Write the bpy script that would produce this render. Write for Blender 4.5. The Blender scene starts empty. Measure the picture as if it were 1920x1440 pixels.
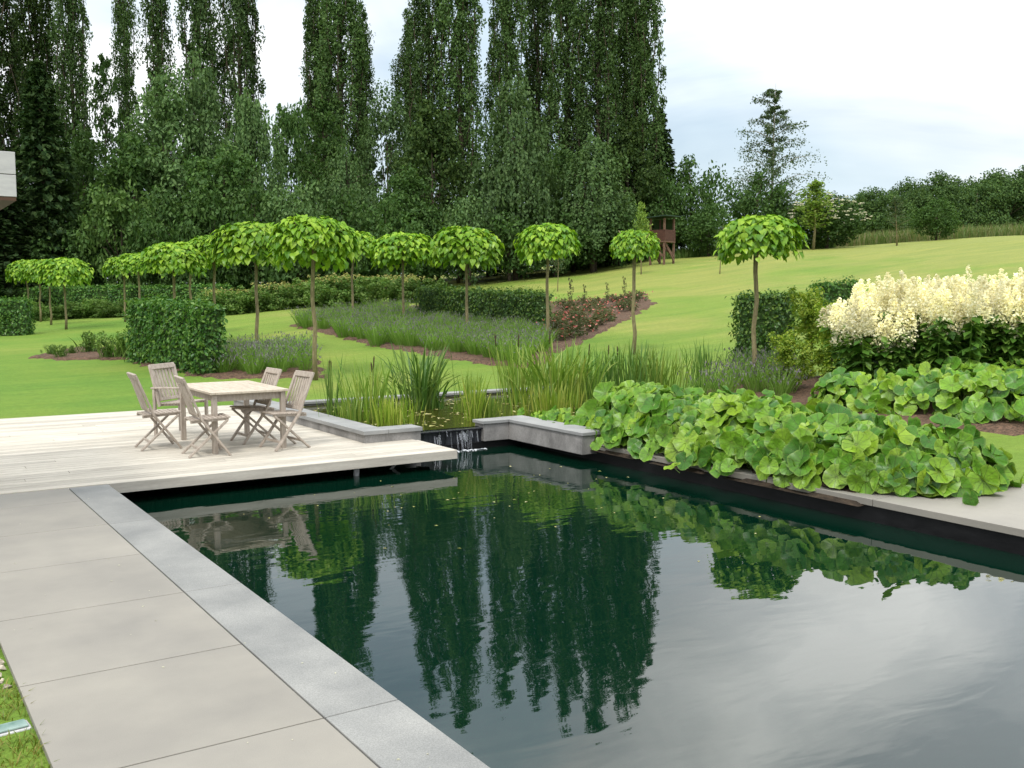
import bpy, bmesh, math, random
import numpy as np
from mathutils import Vector, Matrix

random.seed(7)
R = np.random.default_rng(11)
sc = bpy.context.scene
col = sc.collection
PI = math.pi

# ------------------------------------------------------------------ camera
F, CAMH = 1873.0, 1.9
PITCH = math.atan(164 / F)
YAW = math.radians(33.24)
cam = bpy.data.objects.new('camera', bpy.data.cameras.new('camera'))
col.objects.link(cam)
cam.location = (0, 0, CAMH)
cam.rotation_euler = (PI / 2 - PITCH, 0, -YAW)
cam.data.sensor_width = 36
cam.data.lens = 36 * F / 1920
cam.data.clip_start = 0.05
cam.data.clip_end = 4000
sc.camera = cam

# ------------------------------------------------------------------ world, sun, exposure
SUN_EL, SUN_AZ = math.radians(56), math.radians(228)      # azimuth clockwise from +Y: behind the camera, to the left
wd = bpy.data.worlds.new('World')
sc.world = wd
wd.use_nodes = True
nt = wd.node_tree
nt.nodes.clear()


def N(tree, typ, **kw):
    n = tree.nodes.new(typ)
    for k, v in kw.items():
        if k == 'inp':
            for a, b in v.items():
                n.inputs[a].default_value = b
        else:
            setattr(n, k, v)
    return n


def ramp(tree, stops, interp='LINEAR'):
    n = tree.nodes.new('ShaderNodeValToRGB')
    n.color_ramp.interpolation = interp
    el = n.color_ramp.elements
    while len(el) < len(stops):
        el.new(0.5)
    for e, (p, c) in zip(el, stops):
        e.position = p
        e.color = (*c, 1) if len(c) == 3 else c
    return n


sky = N(nt, 'ShaderNodeTexSky', sky_type='NISHITA', sun_disc=False, sun_elevation=SUN_EL, sun_rotation=SUN_AZ,
        air_density=1.0, dust_density=2.0)
tc = N(nt, 'ShaderNodeTexCoord')
mp = N(nt, 'ShaderNodeMapping')
mp.inputs['Scale'].default_value = (1.0, 1.0, 2.6)
mp.inputs['Location'].default_value = (3.1, 0.4, 0.2)
n1 = N(nt, 'ShaderNodeTexNoise', inp={'Scale': 2.1, 'Detail': 7.0, 'Roughness': 0.52, 'Distortion': 0.5})
n2 = N(nt, 'ShaderNodeTexNoise', inp={'Scale': 1.3, 'Detail': 5.0, 'Roughness': 0.5, 'Distortion': 0.3})
r1 = ramp(nt, [(0.36, (0.45,) * 3), (0.56, (1.0,) * 3)])
r2 = ramp(nt, [(0.34, (5.9, 6.95, 7.6)), (0.48, (9.3, 9.45, 9.5)), (0.72, (16.0, 16.0, 15.7))])
mixs = N(nt, 'ShaderNodeMix', data_type='RGBA')
bg = N(nt, 'ShaderNodeBackground', inp={'Strength': 0.1})
wo = N(nt, 'ShaderNodeOutputWorld')
nt.links.new(tc.outputs['Generated'], mp.inputs['Vector'])
nt.links.new(mp.outputs['Vector'], n1.inputs['Vector'])
nt.links.new(mp.outputs['Vector'], n2.inputs['Vector'])
nt.links.new(n1.outputs['Fac'], r1.inputs['Fac'])
dt = N(nt, 'ShaderNodeVectorMath', operation='DOT_PRODUCT', inp={1: (0.72, 0.45, 0.53)})     # a brighter bank of cloud high on the right
nt.links.new(tc.outputs['Generated'], dt.inputs[0])
da = N(nt, 'ShaderNodeMapRange', inp={'From Min': 0.925, 'From Max': 0.985, 'To Min': 0.0, 'To Max': 0.26})
nt.links.new(dt.outputs['Value'], da.inputs[0])
dm = N(nt, 'ShaderNodeMath', operation='MAXIMUM', inp={1: -0.04})
nt.links.new(da.outputs[0], dm.inputs[0])
ds = N(nt, 'ShaderNodeMath', operation='ADD')
nt.links.new(n2.outputs['Fac'], ds.inputs[0])
nt.links.new(dm.outputs[0], ds.inputs[1])
nt.links.new(ds.outputs[0], r2.inputs['Fac'])
nt.links.new(r1.outputs['Color'], mixs.inputs['Factor'])
nt.links.new(sky.outputs['Color'], mixs.inputs['A'])
nt.links.new(r2.outputs['Color'], mixs.inputs['B'])
sz = N(nt, 'ShaderNodeSeparateXYZ')                       # an overcast sky is brighter overhead than at the horizon
nt.links.new(tc.outputs['Generated'], sz.inputs[0])
gz = N(nt, 'ShaderNodeMapRange', inp={'From Min': 0.0, 'From Max': 1.0, 'To Min': 0.92, 'To Max': 1.9})
nt.links.new(sz.outputs['Z'], gz.inputs['Value'])
gm = N(nt, 'ShaderNodeVectorMath', operation='SCALE')
nt.links.new(mixs.outputs['Result'], gm.inputs[0])
nt.links.new(gz.outputs[0], gm.inputs['Scale'])
nt.links.new(gm.outputs[0], bg.inputs['Color'])
nt.links.new(bg.outputs['Background'], wo.inputs['Surface'])

sl = bpy.data.lights.new('sun', 'SUN')
sl.energy = 1.5
sl.angle = math.radians(11)
sl.color = (1.0, 0.95, 0.86)
so = bpy.data.objects.new('sun', sl)
col.objects.link(so)
sd = Vector((math.sin(SUN_AZ) * math.cos(SUN_EL), math.cos(SUN_AZ) * math.cos(SUN_EL), math.sin(SUN_EL)))
so.rotation_euler = sd.to_track_quat('Z', 'Y').to_euler()
so.location = (0, 0, 60)

sc.view_settings.view_transform = 'Standard'
sc.view_settings.look = 'None'
sc.view_settings.gamma = 1
sc.view_settings.exposure = 0.38
sc.cycles.use_denoising = True
sc.cycles.max_bounces = 6
sc.cycles.diffuse_bounces = 3
sc.cycles.glossy_bounces = 3
sc.cycles.transmission_bounces = 4
sc.cycles.transparent_max_bounces = 6
sc.cycles.caustics_reflective = False
sc.cycles.caustics_refractive = False

# ------------------------------------------------------------------ where things stand
CY, SY = math.cos(YAW), math.sin(YAW)


def at(px, d):
    """ground point in the direction of a column of the photograph, d metres ahead"""
    r = (px - 960) / F * d
    return (r * CY + d * SY, -r * SY + d * CY)


COLS = [
    (-900, [(14, -.03), (20, .05), (30, .2), (40, .35), (55, .5), (75, .8), (120, 1.2), (200, 1.5), (700, 3)]),
    (0, [(14, -.03), (18, 0), (22, .08), (30, .25), (40, .45), (55, .68), (75, 1.0), (120, 1.5), (200, 2), (700, 4)]),
    (400, [(14, -.03), (18, 0), (22, .1), (26, .3), (30, .45), (40, .75), (55, 1.1), (75, 1.5), (120, 2.2), (200, 3), (700, 6)]),
    (600, [(14, -.03), (18, .02), (21, .19), (26, .45), (30, .62), (41, 1.1), (50, 1.4), (70, 2.1), (120, 3.2), (200, 4.5), (700, 8)]),
    (830, [(14, -.03), (17, 0), (20, .2), (24, .46), (30, .68), (36, .98), (45, 1.5), (60, 2.35), (75, 3.2), (120, 4.5), (200, 6), (700, 10)]),
    (1040, [(12, -.04), (17, 0), (20, .2), (24, .42), (28, .6), (34, 1.0), (40, 1.45), (50, 2.15), (60, 2.85), (72, 3.8), (120, 5.5), (200, 8), (700, 14)]),
    (1240, [(10, -.05), (16, 0), (19, .12), (22, .3), (26, .6), (30, .9), (36, 1.4), (45, 2.2), (60, 3.6), (72, 4.65), (120, 6.5), (200, 9), (700, 17)]),
    (1500, [(8, -.05), (13, 0), (16, .1), (19, .25), (22, .45), (28, .98), (35, 1.65), (45, 2.65), (60, 4.2), (75, 5.5), (90, 6.2), (160, 8), (700, 20)]),
    (1920, [(7, -.05), (11, 0), (14, .12), (18, .4), (22, .8), (28, 1.5), (35, 2.3), (45, 3.5), (60, 5.15), (80, 6.85), (100, 7.4), (160, 9), (700, 24)]),
    (2700, [(7, -.05), (11, 0), (14, .15), (18, .5), (28, 1.8), (45, 4.2), (60, 6), (80, 8), (160, 11), (700, 28)]),
]
DS = np.concatenate([np.arange(0, 60, 0.5), np.arange(60, 200, 2), np.arange(200, 720, 20)])
CPX = np.array([c for c, _ in COLS], float)
TAB = []
for c, kn in COLS:
    a = np.interp(DS, [k[0] for k in kn], [k[1] for k in kn])
    for _ in range(2):
        b = a.copy()
        b[3:-3] = (a[:-6] + 2 * a[1:-5] + 3 * a[2:-4] + 4 * a[3:-3] + 3 * a[4:-2] + 2 * a[5:-1] + a[6:]) / 16
        a = b
    TAB.append(a)
TAB = np.array(TAB)


def T(x, y):
    x = np.asarray(x, float)
    y = np.asarray(y, float)
    w = x * SY + y * CY
    r = x * CY - y * SY
    ww = np.maximum(w, 0.5)
    px = np.clip(960 + F * r / ww, CPX[0], CPX[-1] - 1e-3)
    i = np.clip(np.searchsorted(CPX, px, side='right') - 1, 0, len(CPX) - 2)
    t = (px - CPX[i]) / (CPX[i + 1] - CPX[i])
    t = t * t * (3 - 2 * t) * 0.5 + t * 0.5
    dd = np.clip(ww, 0, 700)
    z = np.zeros_like(dd)
    for k in range(len(CPX) - 1):
        m = i == k
        if np.any(m):
            z[m] = (np.interp(dd[m], DS, TAB[k]) * (1 - t[m]) + np.interp(dd[m], DS, TAB[k + 1]) * t[m]) if z.ndim else 0
    return z


def Tz(x, y):
    return float(T(np.array([x]), np.array([y]))[0])


def g3(px, d, dz=0.0):
    x, y = at(px, d)
    return (x, y, Tz(x, y) + dz)


# ------------------------------------------------------------------ object helpers
def tag(o, label=None, cat=None, group=None, kind=None):
    if label: o['label'] = label
    if cat: o['category'] = cat
    if group: o['group'] = group
    if kind: o['kind'] = kind
    return o


def empty(name, loc, label, cat, group=None, rz=0.0, scale=None):
    o = bpy.data.objects.new(name, None)
    o.empty_display_size = 0.2
    col.objects.link(o)
    o.location = loc
    o.rotation_euler = (0, 0, rz)
    if scale: o.scale = scale
    return tag(o, label, cat, group)


def link(name, me, parent=None):
    o = bpy.data.objects.new(name, me)
    col.objects.link(o)
    if parent: o.parent = parent
    return o


def copy_tree(o, parent=None):
    c = o.copy()
    col.objects.link(c)
    c.parent = parent
    for ch in list(o.children):
        copy_tree(ch, c)
    return c


def mesh_np(name, V, Fs, mats, midx=None, smooth=False, uv=None):
    """V (n,3); Fs = list of index arrays (m,k); uv per vertex"""
    if not isinstance(Fs, list): Fs = [Fs]
    Fs = [f for f in Fs if len(f)]
    me = bpy.data.meshes.new(name)
    me.vertices.add(len(V))
    me.vertices.foreach_set('co', np.asarray(V, np.float32).ravel())
    li = np.concatenate([f.ravel() for f in Fs]).astype(np.int32)
    tot = np.concatenate([np.full(len(f), f.shape[1]) for f in Fs]).astype(np.int32)
    st = np.concatenate([[0], np.cumsum(tot)[:-1]]).astype(np.int32)
    me.loops.add(len(li))
    me.loops.foreach_set('vertex_index', li)
    me.polygons.add(len(tot))
    me.polygons.foreach_set('loop_start', st)
    me.polygons.foreach_set('loop_total', tot)
    if midx is not None:
        me.polygons.foreach_set('material_index', np.asarray(midx, np.int32))
    me.polygons.foreach_set('use_smooth', np.full(len(tot), bool(smooth)))
    for m in (mats if isinstance(mats, (list, tuple)) else [mats]):
        me.materials.append(m)
    if uv is not None:
        l = me.uv_layers.new(name='UVMap')
        l.data.foreach_set('uv', np.asarray(uv, np.float32)[li].ravel())
    me.update(calc_edges=True)
    return me


class MB:
    """collects boxes, beams and tubes; build() links them as ONE object"""
    def __init__(s):
        s.v, s.f = [], []

    def box(s, x0, x1, y0, y1, z0, z1):
        n = len(s.v)
        s.v += [(x0, y0, z0), (x1, y0, z0), (x1, y1, z0), (x0, y1, z0), (x0, y0, z1), (x1, y0, z1), (x1, y1, z1), (x0, y1, z1)]
        s.f += [tuple(n + i for i in q) for q in ((0, 3, 2, 1), (4, 5, 6, 7), (0, 1, 5, 4), (1, 2, 6, 5), (2, 3, 7, 6), (3, 0, 4, 7))]

    def beam(s, p0, p1, w, h, up=(0, 0, 1), w1=None, h1=None):
        p0, p1 = Vector(p0), Vector(p1)
        d = (p1 - p0).normalized()
        a = d.cross(Vector(up))
        if a.length < 1e-4: a = d.cross(Vector((0, 1, 0)))
        a.normalize()
        b = a.cross(d).normalized()
        n = len(s.v)
        for p, ww, hh in ((p0, w, h), (p1, w1 or w, h1 or h)):
            for i, j in ((-1, -1), (1, -1), (1, 1), (-1, 1)):
                s.v.append(tuple(p + a * (i * ww / 2) + b * (j * hh / 2)))
        s.f += [tuple(n + i for i in q) for q in ((0, 1, 2, 3), (7, 6, 5, 4), (0, 4, 5, 1), (1, 5, 6, 2), (2, 6, 7, 3), (3, 7, 4, 0))]

    def tube(s, pts, rad, k=8):
        pts = [Vector(p) for p in pts]
        n0 = len(s.v)
        for i, p in enumerate(pts):
            d = (pts[min(i + 1, len(pts) - 1)] - pts[max(i - 1, 0)]).normalized()
            a = d.cross(Vector((0.31, 0.95, 0.05)))
            if a.length < 1e-3: a = d.cross(Vector((1, 0, 0)))
            a.normalize()
            b = d.cross(a)
            for j in range(k):
                t = 2 * PI * j / k
                s.v.append(tuple(p + (a * math.cos(t) + b * math.sin(t)) * rad[i]))
        for i in range(len(pts) - 1):
            for j in range(k):
                q = n0 + i * k
                s.f.append((q + j, q + (j + 1) % k, q + k + (j + 1) % k, q + k + j))
        s.f.append(tuple(n0 + j for j in range(k))[::-1])
        s.f.append(tuple(n0 + (len(pts) - 1) * k + j for j in range(k)))

    def mesh(s, name, mat, smooth=False):
        me = bpy.data.meshes.new(name)
        me.from_pydata(s.v, [], s.f)
        me.materials.append(mat)
        if smooth:
            me.polygons.foreach_set('use_smooth', np.full(len(me.polygons), True))
        me.update()
        return me

    def build(s, name, mat, parent=None, bevel=0.0, smooth=False):
        o = link(name, s.mesh(name, mat, smooth), parent)
        if bevel:
            b = o.modifiers.new('bevel', 'BEVEL')
            b.width = bevel
            b.segments = 2
            b.limit_method = 'ANGLE'
        return o


# ------------------------------------------------------------------ materials
def newmat(name):
    m = bpy.data.materials.new(name)
    m.use_nodes = True
    m.node_tree.nodes.clear()
    o = m.node_tree.nodes.new('ShaderNodeOutputMaterial')
    return m, m.node_tree, o


def leafmat(name, cols, trans=0.3, gloss=0.05, rough=0.4, objvar=0.25, veins=False, tint=(1.1, 1.15, 0.6)):
    m, t, o = newmat(name)
    L = t.links.new
    geo = N(t, 'ShaderNodeNewGeometry')
    rp = ramp(t, [(i / (len(cols) - 1), c) for i, c in enumerate(cols)])
    L(geo.outputs['Random Per Island'], rp.inputs['Fac'])
    oi = N(t, 'ShaderNodeObjectInfo')
    mr = N(t, 'ShaderNodeMapRange', inp={'To Min': 1 - objvar, 'To Max': 1 + objvar})
    L(oi.outputs['Random'], mr.inputs['Value'])
    hs = N(t, 'ShaderNodeHueSaturation')
    L(mr.outputs['Result'], hs.inputs['Value'])
    src = rp.outputs['Color']
    if veins:
        uv = N(t, 'ShaderNodeUVMap')
        sp = N(t, 'ShaderNodeSeparateXYZ')
        L(uv.outputs['UV'], sp.inputs['Vector'])
        an = N(t, 'ShaderNodeMath', operation='ARCTAN2')
        L(sp.outputs['Y'], an.inputs[0]); L(sp.outputs['X'], an.inputs[1])
        m1 = N(t, 'ShaderNodeMath', operation='MULTIPLY', inp={1: 5.5}); L(an.outputs[0], m1.inputs[0])
        s1 = N(t, 'ShaderNodeMath', operation='SINE'); L(m1.outputs[0], s1.inputs[0])
        a1 = N(t, 'ShaderNodeMath', operation='ABSOLUTE'); L(s1.outputs[0], a1.inputs[0])
        le = N(t, 'ShaderNodeVectorMath', operation='LENGTH'); L(uv.outputs['UV'], le.inputs[0])
        dv = N(t, 'ShaderNodeMath', operation='MULTIPLY'); L(a1.outputs[0], dv.inputs[0]); L(le.outputs['Value'], dv.inputs[1])
        vr = ramp(t, [(0.0, (1,) * 3), (0.10, (0.0,) * 3)]); L(dv.outputs[0], vr.inputs['Fac'])
        er = ramp(t, [(0.86, (0,) * 3), (1.0, (0.55,) * 3)]); L(le.outputs['Value'], er.inputs['Fac'])
        mx = N(t, 'ShaderNodeMath', operation='MAXIMUM'); L(vr.outputs['Color'], mx.inputs[0]); L(er.outputs['Color'], mx.inputs[1])
        ml = N(t, 'ShaderNodeMath', operation='MULTIPLY', inp={1: 0.45}); L(mx.outputs[0], ml.inputs[0])
        tcx = N(t, 'ShaderNodeTexCoord')
        nz = N(t, 'ShaderNodeTexNoise', inp={'Scale': 5.0, 'Detail': 4.0}); L(tcx.outputs['Object'], nz.inputs['Vector'])
        mb = N(t, 'ShaderNodeMix', data_type='RGBA', blend_type='MULTIPLY', inp={'Factor': 1.0})
        nzr = ramp(t, [(0.3, (0.62, 0.66, 0.75)), (0.7, (1.15,) * 3)]); L(nz.outputs['Fac'], nzr.inputs['Fac']); L(src, mb.inputs['A']); L(nzr.outputs['Color'], mb.inputs['B'])
        hv = N(t, 'ShaderNodeMix', data_type='RGBA', inp={'B': (0.42, 0.5, 0.14, 1)})
        L(ml.outputs[0], hv.inputs['Factor']); L(mb.outputs['Result'], hv.inputs['A'])
        src = hv.outputs['Result']
    L(src, hs.inputs['Color'])
    df = N(t, 'ShaderNodeBsdfDiffuse')
    if veins:
        nb = N(t, 'ShaderNodeTexNoise', inp={'Scale': 26.0, 'Detail': 3.0}); L(tcx.outputs['Object'], nb.inputs['Vector'])
        ba = N(t, 'ShaderNodeMath', operation='MULTIPLY_ADD', inp={1: -0.8}); L(vr.outputs['Color'], ba.inputs[0]); L(nb.outputs['Fac'], ba.inputs[2])
        bb = N(t, 'ShaderNodeBump', inp={'Strength': 0.9, 'Distance': 0.02}); L(ba.outputs[0], bb.inputs['Height']); L(bb.outputs['Normal'], df.inputs['Normal'])
    L(hs.outputs['Color'], df.inputs['Color'])
    tr = N(t, 'ShaderNodeBsdfTranslucent')
    tm = N(t, 'ShaderNodeMix', data_type='RGBA', blend_type='MULTIPLY', inp={'Factor': 1.0, 'B': (*tint, 1)})
    L(hs.outputs['Color'], tm.inputs['A']); L(tm.outputs['Result'], tr.inputs['Color'])
    x1 = N(t, 'ShaderNodeMixShader', inp={0: trans})
    L(df.outputs[0], x1.inputs[1]); L(tr.outputs[0], x1.inputs[2])
    gl = N(t, 'ShaderNodeBsdfGlossy', inp={'Roughness': rough, 'Color': (0.9, 0.95, 1.0, 1)})
    x2 = N(t, 'ShaderNodeMixShader', inp={0: gloss})
    L(x1.outputs[0], x2.inputs[1]); L(gl.outputs[0], x2.inputs[2])
    L(x2.outputs[0], o.inputs['Surface'])
    return m


def solid(name, c1, c2, scale=6.0, rough=0.8, bump=0.0, stretch=(1, 1, 1), detail=6.0, spec=0.3, fine=None, objvar=0.0, island=0.0,
          lo=0.35, hi=0.65):
    """two-tone noise material in object space, optional fine speckle, bump and per-board variation"""
    m, t, o = newmat(name)
    L = t.links.new
    tcx = N(t, 'ShaderNodeTexCoord')
    mpx = N(t, 'ShaderNodeMapping')
    mpx.inputs['Scale'].default_value = stretch
    L(tcx.outputs['Object'], mpx.inputs['Vector'])
    nz = N(t, 'ShaderNodeTexNoise', inp={'Scale': scale, 'Detail': detail, 'Roughness': 0.6})
    L(mpx.outputs['Vector'], nz.inputs['Vector'])
    rp = ramp(t, [(lo, c1), (hi, c2)])
    L(nz.outputs['Fac'], rp.inputs['Fac'])
    src = rp.outputs['Color']
    if fine:
        fz = N(t, 'ShaderNodeTexNoise', inp={'Scale': fine[0], 'Detail': 3.0})
        L(mpx.outputs['Vector'], fz.inputs['Vector'])
        fr = ramp(t, [(0.3, (1 - fine[1],) * 3), (0.7, (1 + fine[1],) * 3)])
        L(fz.outputs['Fac'], fr.inputs['Fac'])
        mm = N(t, 'ShaderNodeMix', data_type='RGBA', blend_type='MULTIPLY', inp={'Factor': 1.0})
        L(src, mm.inputs['A']); L(fr.outputs['Color'], mm.inputs['B'])
        src = mm.outputs['Result']
    if objvar or island:
        hs = N(t, 'ShaderNodeHueSaturation')
        mr = N(t, 'ShaderNodeMapRange', inp={'To Min': 1 - max(objvar, island), 'To Max': 1 + max(objvar, island)})
        if island:
            g = N(t, 'ShaderNodeNewGeometry'); L(g.outputs['Random Per Island'], mr.inputs['Value'])
        else:
            g = N(t, 'ShaderNodeObjectInfo'); L(g.outputs['Random'], mr.inputs['Value'])
        L(mr.outputs['Result'], hs.inputs['Value']); L(src, hs.inputs['Color'])
        src = hs.outputs['Color']
    b = N(t, 'ShaderNodeBsdfPrincipled', inp={'Roughness': rough, 'Specular IOR Level': spec})
    L(src, b.inputs['Base Color'])
    if bump:
        bp = N(t, 'ShaderNodeBump', inp={'Strength': bump, 'Distance': 0.02})
        L((fz if fine else nz).outputs['Fac'], bp.inputs['Height']); L(bp.outputs['Normal'], b.inputs['Normal'])
    L(b.outputs[0], o.inputs['Surface'])
    return m


def lawnmat():
    m, t, o = newmat('lawn_grass')
    L = t.links.new
    tcx = N(t, 'ShaderNodeTexCoord')
    P = tcx.outputs['Object']
    sp = N(t, 'ShaderNodeSeparateXYZ'); L(P, sp.inputs[0])
    # the rising meadow on the right is drier, the flat lawn on the left lusher
    a = N(t, 'ShaderNodeMath', operation='MULTIPLY', inp={1: 0.020}); L(sp.outputs['X'], a.inputs[0])
    n0 = N(t, 'ShaderNodeTexNoise', inp={'Scale': 0.17, 'Detail': 6.0, 'Roughness': 0.6}); L(P, n0.inputs['Vector'])
    n0m = N(t, 'ShaderNodeMath', operation='MULTIPLY_ADD', inp={1: 2.8, 2: -1.18}); L(n0.outputs['Fac'], n0m.inputs[0])
    ad = N(t, 'ShaderNodeMath', operation='ADD'); L(a.outputs[0], ad.inputs[0]); L(n0m.outputs[0], ad.inputs[1])
    rp = ramp(t, [(0.0, (0.105, 0.205, 0.028)), (0.3, (0.132, 0.224, 0.031)), (0.65, (0.160, 0.234, 0.038)), (1.0, (0.212, 0.248, 0.056))])
    L(ad.outputs[0], rp.inputs['Fac'])
    mpx = N(t, 'ShaderNodeMapping')
    mpx.inputs['Rotation'].default_value = (0, 0, math.radians(-25))
    mpx.inputs['Scale'].default_value = (0.16, 1.3, 1)
    L(P, mpx.inputs['Vector'])
    n1 = N(t, 'ShaderNodeTexNoise', inp={'Scale': 1.0, 'Detail': 4.0, 'Roughness': 0.55}); L(mpx.outputs[0], n1.inputs['Vector'])
    f1 = ramp(t, [(0.3, (0.84, 0.90, 0.84)), (0.7, (1.18, 1.08, 1.12))]); L(n1.outputs['Fac'], f1.inputs['Fac'])
    n2 = N(t, 'ShaderNodeTexNoise', inp={'Scale': 9.0, 'Detail': 6.0, 'Roughness': 0.7}); L(P, n2.inputs['Vector'])
    f2 = ramp(t, [(0.3, (0.62,) * 3), (0.7, (1.36,) * 3)]); L(n2.outputs['Fac'], f2.inputs['Fac'])
    n3 = N(t, 'ShaderNodeTexNoise', inp={'Scale': 60.0, 'Detail': 3.0, 'Roughness': 0.7}); L(P, n3.inputs['Vector'])
    f3 = ramp(t, [(0.3, (0.7,) * 3), (0.7, (1.3,) * 3)]); L(n3.outputs['Fac'], f3.inputs['Fac'])
    src = rp.outputs['Color']
    for f, k in ((f1, 1.0), (f2, 0.4), (f3, 0.8)):
        mm = N(t, 'ShaderNodeMix', data_type='RGBA', blend_type='MULTIPLY', inp={'Factor': k})
        L(src, mm.inputs['A']); L(f.outputs['Color'], mm.inputs['B'])
        src = mm.outputs['Result']
    b = N(t, 'ShaderNodeBsdfPrincipled', inp={'Roughness': 0.85, 'Specular IOR Level': 0.15})
    L(src, b.inputs['Base Color'])
    bp = N(t, 'ShaderNodeBump', inp={'Strength': 0.6, 'Distance': 0.03}); L(n3.outputs['Fac'], bp.inputs['Height'])
    bp2 = N(t, 'ShaderNodeBump', inp={'Strength': 0.4, 'Distance': 0.08}); L(n2.outputs['Fac'], bp2.inputs['Height'])
    L(bp.outputs[0], bp2.inputs['Normal']); L(bp2.outputs[0], b.inputs['Normal'])
    L(b.outputs[0], o.inputs['Surface'])
    return m


def watermat(name, deep, bump, ripple=2.2, ior=1.62, mix_col=None):
    m, t, o = newmat(name)
    L = t.links.new
    tcx = N(t, 'ShaderNodeTexCoord')
    mpx = N(t, 'ShaderNodeMapping')
    mpx.inputs['Rotation'].default_value = (0, 0, YAW)
    mpx.inputs['Scale'].default_value = (0.55, 1.5, 1)
    L(tcx.outputs['Object'], mpx.inputs['Vector'])
    n1 = N(t, 'ShaderNodeTexNoise', inp={'Scale': ripple, 'Detail': 2.5, 'Roughness': 0.45, 'Distortion': 0.4}); L(mpx.outputs[0], n1.inputs['Vector'])
    n2 = N(t, 'ShaderNodeTexNoise', inp={'Scale': ripple * 4.5, 'Detail': 2.0, 'Roughness': 0.5}); L(mpx.outputs[0], n2.inputs['Vector'])
    # rings running out from the spillway
    vd = N(t, 'ShaderNodeVectorMath', operation='DISTANCE', inp={1: (7.2, 11.7, -0.227)}); L(tcx.outputs['Object'], vd.inputs[0])
    fall = N(t, 'ShaderNodeMapRange', inp={'From Min': 0.3, 'From Max': 6.5, 'To Min': 1.0, 'To Max': 0.12}); L(vd.outputs['Value'], fall.inputs['Value'])
    ms = N(t, 'ShaderNodeMath', operation='MULTIPLY', inp={1: 0.5}); L(n2.outputs['Fac'], ms.inputs[0])
    mf = N(t, 'ShaderNodeMath', operation='MULTIPLY'); L(ms.outputs[0], mf.inputs[0]); L(fall.outputs[0], mf.inputs[1])
    s = N(t, 'ShaderNodeMath', operation='ADD'); L(n1.outputs['Fac'], s.inputs[0]); L(mf.outputs[0], s.inputs[1])
    bp = N(t, 'ShaderNodeBump', inp={'Strength': bump, 'Distance': 0.05}); L(s.outputs[0], bp.inputs['Height'])
    b = N(t, 'ShaderNodeBsdfPrincipled', inp={'Roughness': 0.015, 'IOR': ior, 'Base Color': (*deep, 1)})
    L(bp.outputs[0], b.inputs['Normal'])
    L(b.outputs[0], o.inputs['Surface'])
    return m


M = {}
M['lawn'] = lawnmat()
M['deck'] = solid('bleached_deck_board', (0.375, 0.345, 0.29), (0.54, 0.505, 0.435), 3.0, 0.75, 0.15, (0.5, 7, 7), island=0.15, fine=(30, 0.12))
M['fascia'] = solid('grey_deck_fascia', (0.40, 0.37, 0.32), (0.52, 0.49, 0.43), 3.0, 0.8, 0.1, (0.5, 5, 5), fine=(40, 0.08))
M['slab'] = solid('pale_concrete_slab', (0.190, 0.180, 0.162), (0.288, 0.270, 0.232), 1.1, 0.6, 0.05, island=0.06, lo=.2, hi=.7, fine=(220, 0.07), spec=0.4, detail=9)
M['granite'] = solid('speckled_bluestone', (0.185, 0.188, 0.182), (0.270, 0.270, 0.256), 1.6, 0.55, 0.06, island=0.06, fine=(150, 0.22), spec=0.4)
M['wall'] = solid('weathered_concrete_wall', (0.16, 0.155, 0.15), (0.30, 0.29, 0.28), 3.5, 0.85, 0.2, (1, 1, 0.6), fine=(60, 0.12))
M['cap'] = solid('bluestone_cap', (0.225, 0.23, 0.23), (0.30, 0.302, 0.298), 2.5, 0.6, 0.08, fine=(120, 0.12))
M['liner'] = solid('black_pool_liner', (0.003, 0.003, 0.0035), (0.009, 0.009, 0.010), 5, 0.45, 0.1, (1, 1, 3), spec=0.25)
M['darkstone'] = solid('wet_dark_stone', (0.012, 0.013, 0.016), (0.04, 0.042, 0.05), 6, 0.18, 0.15, (3, 1, 0.5), spec=0.6)
M['soil'] = solid('dark_soil', (0.02, 0.014, 0.009), (0.05, 0.035, 0.022), 12, 0.95, 0.6, fine=(60, 0.4))
M['mulch'] = solid('bark_mulch', (0.048, 0.031, 0.019), (0.145, 0.086, 0.055), 14, 0.95, 0.8, fine=(45, 0.5))
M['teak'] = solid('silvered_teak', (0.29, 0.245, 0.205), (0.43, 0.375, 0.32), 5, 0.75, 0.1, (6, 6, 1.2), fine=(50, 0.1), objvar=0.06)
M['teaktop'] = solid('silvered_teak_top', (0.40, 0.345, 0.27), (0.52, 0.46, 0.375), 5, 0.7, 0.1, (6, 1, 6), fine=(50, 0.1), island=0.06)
M['bark'] = solid('brown_bark', (0.035, 0.026, 0.018), (0.10, 0.08, 0.055), 8, 0.95, 0.8, (4, 4, 0.6))
M['paletrunk'] = solid('olive_smooth_bark', (0.14, 0.12, 0.06), (0.26, 0.22, 0.12), 12, 0.9, 0.4, (3, 3, 0.7))
M['birchbark'] = solid('white_birch_bark', (0.10, 0.09, 0.08), (0.55, 0.53, 0.5), 3, 0.85, 0.3, (1, 1, 6))
M['twig'] = solid('leafy_twigs', (0.022, 0.045, 0.012), (0.045, 0.085, 0.02), 10, 0.95)
M['towerwood'] = solid('reddish_stained_boards', (0.055, 0.026, 0.019), (0.105, 0.048, 0.035), 4, 0.85, 0.2, (1, 1, 4))
M['towerleg'] = solid('brown_timber_pole', (0.10, 0.055, 0.038), (0.20, 0.12, 0.085), 4, 0.85, 0.2, (4, 4, 1))
M['towerroof'] = solid('green_roof_felt', (0.02, 0.045, 0.03), (0.04, 0.07, 0.05), 8, 0.8)
M['white_board'] = solid('pale_grey_render_board', (0.42, 0.41, 0.42), (0.52, 0.51, 0.51), 4, 0.6, 0.05, (1, 1, 4))
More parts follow.
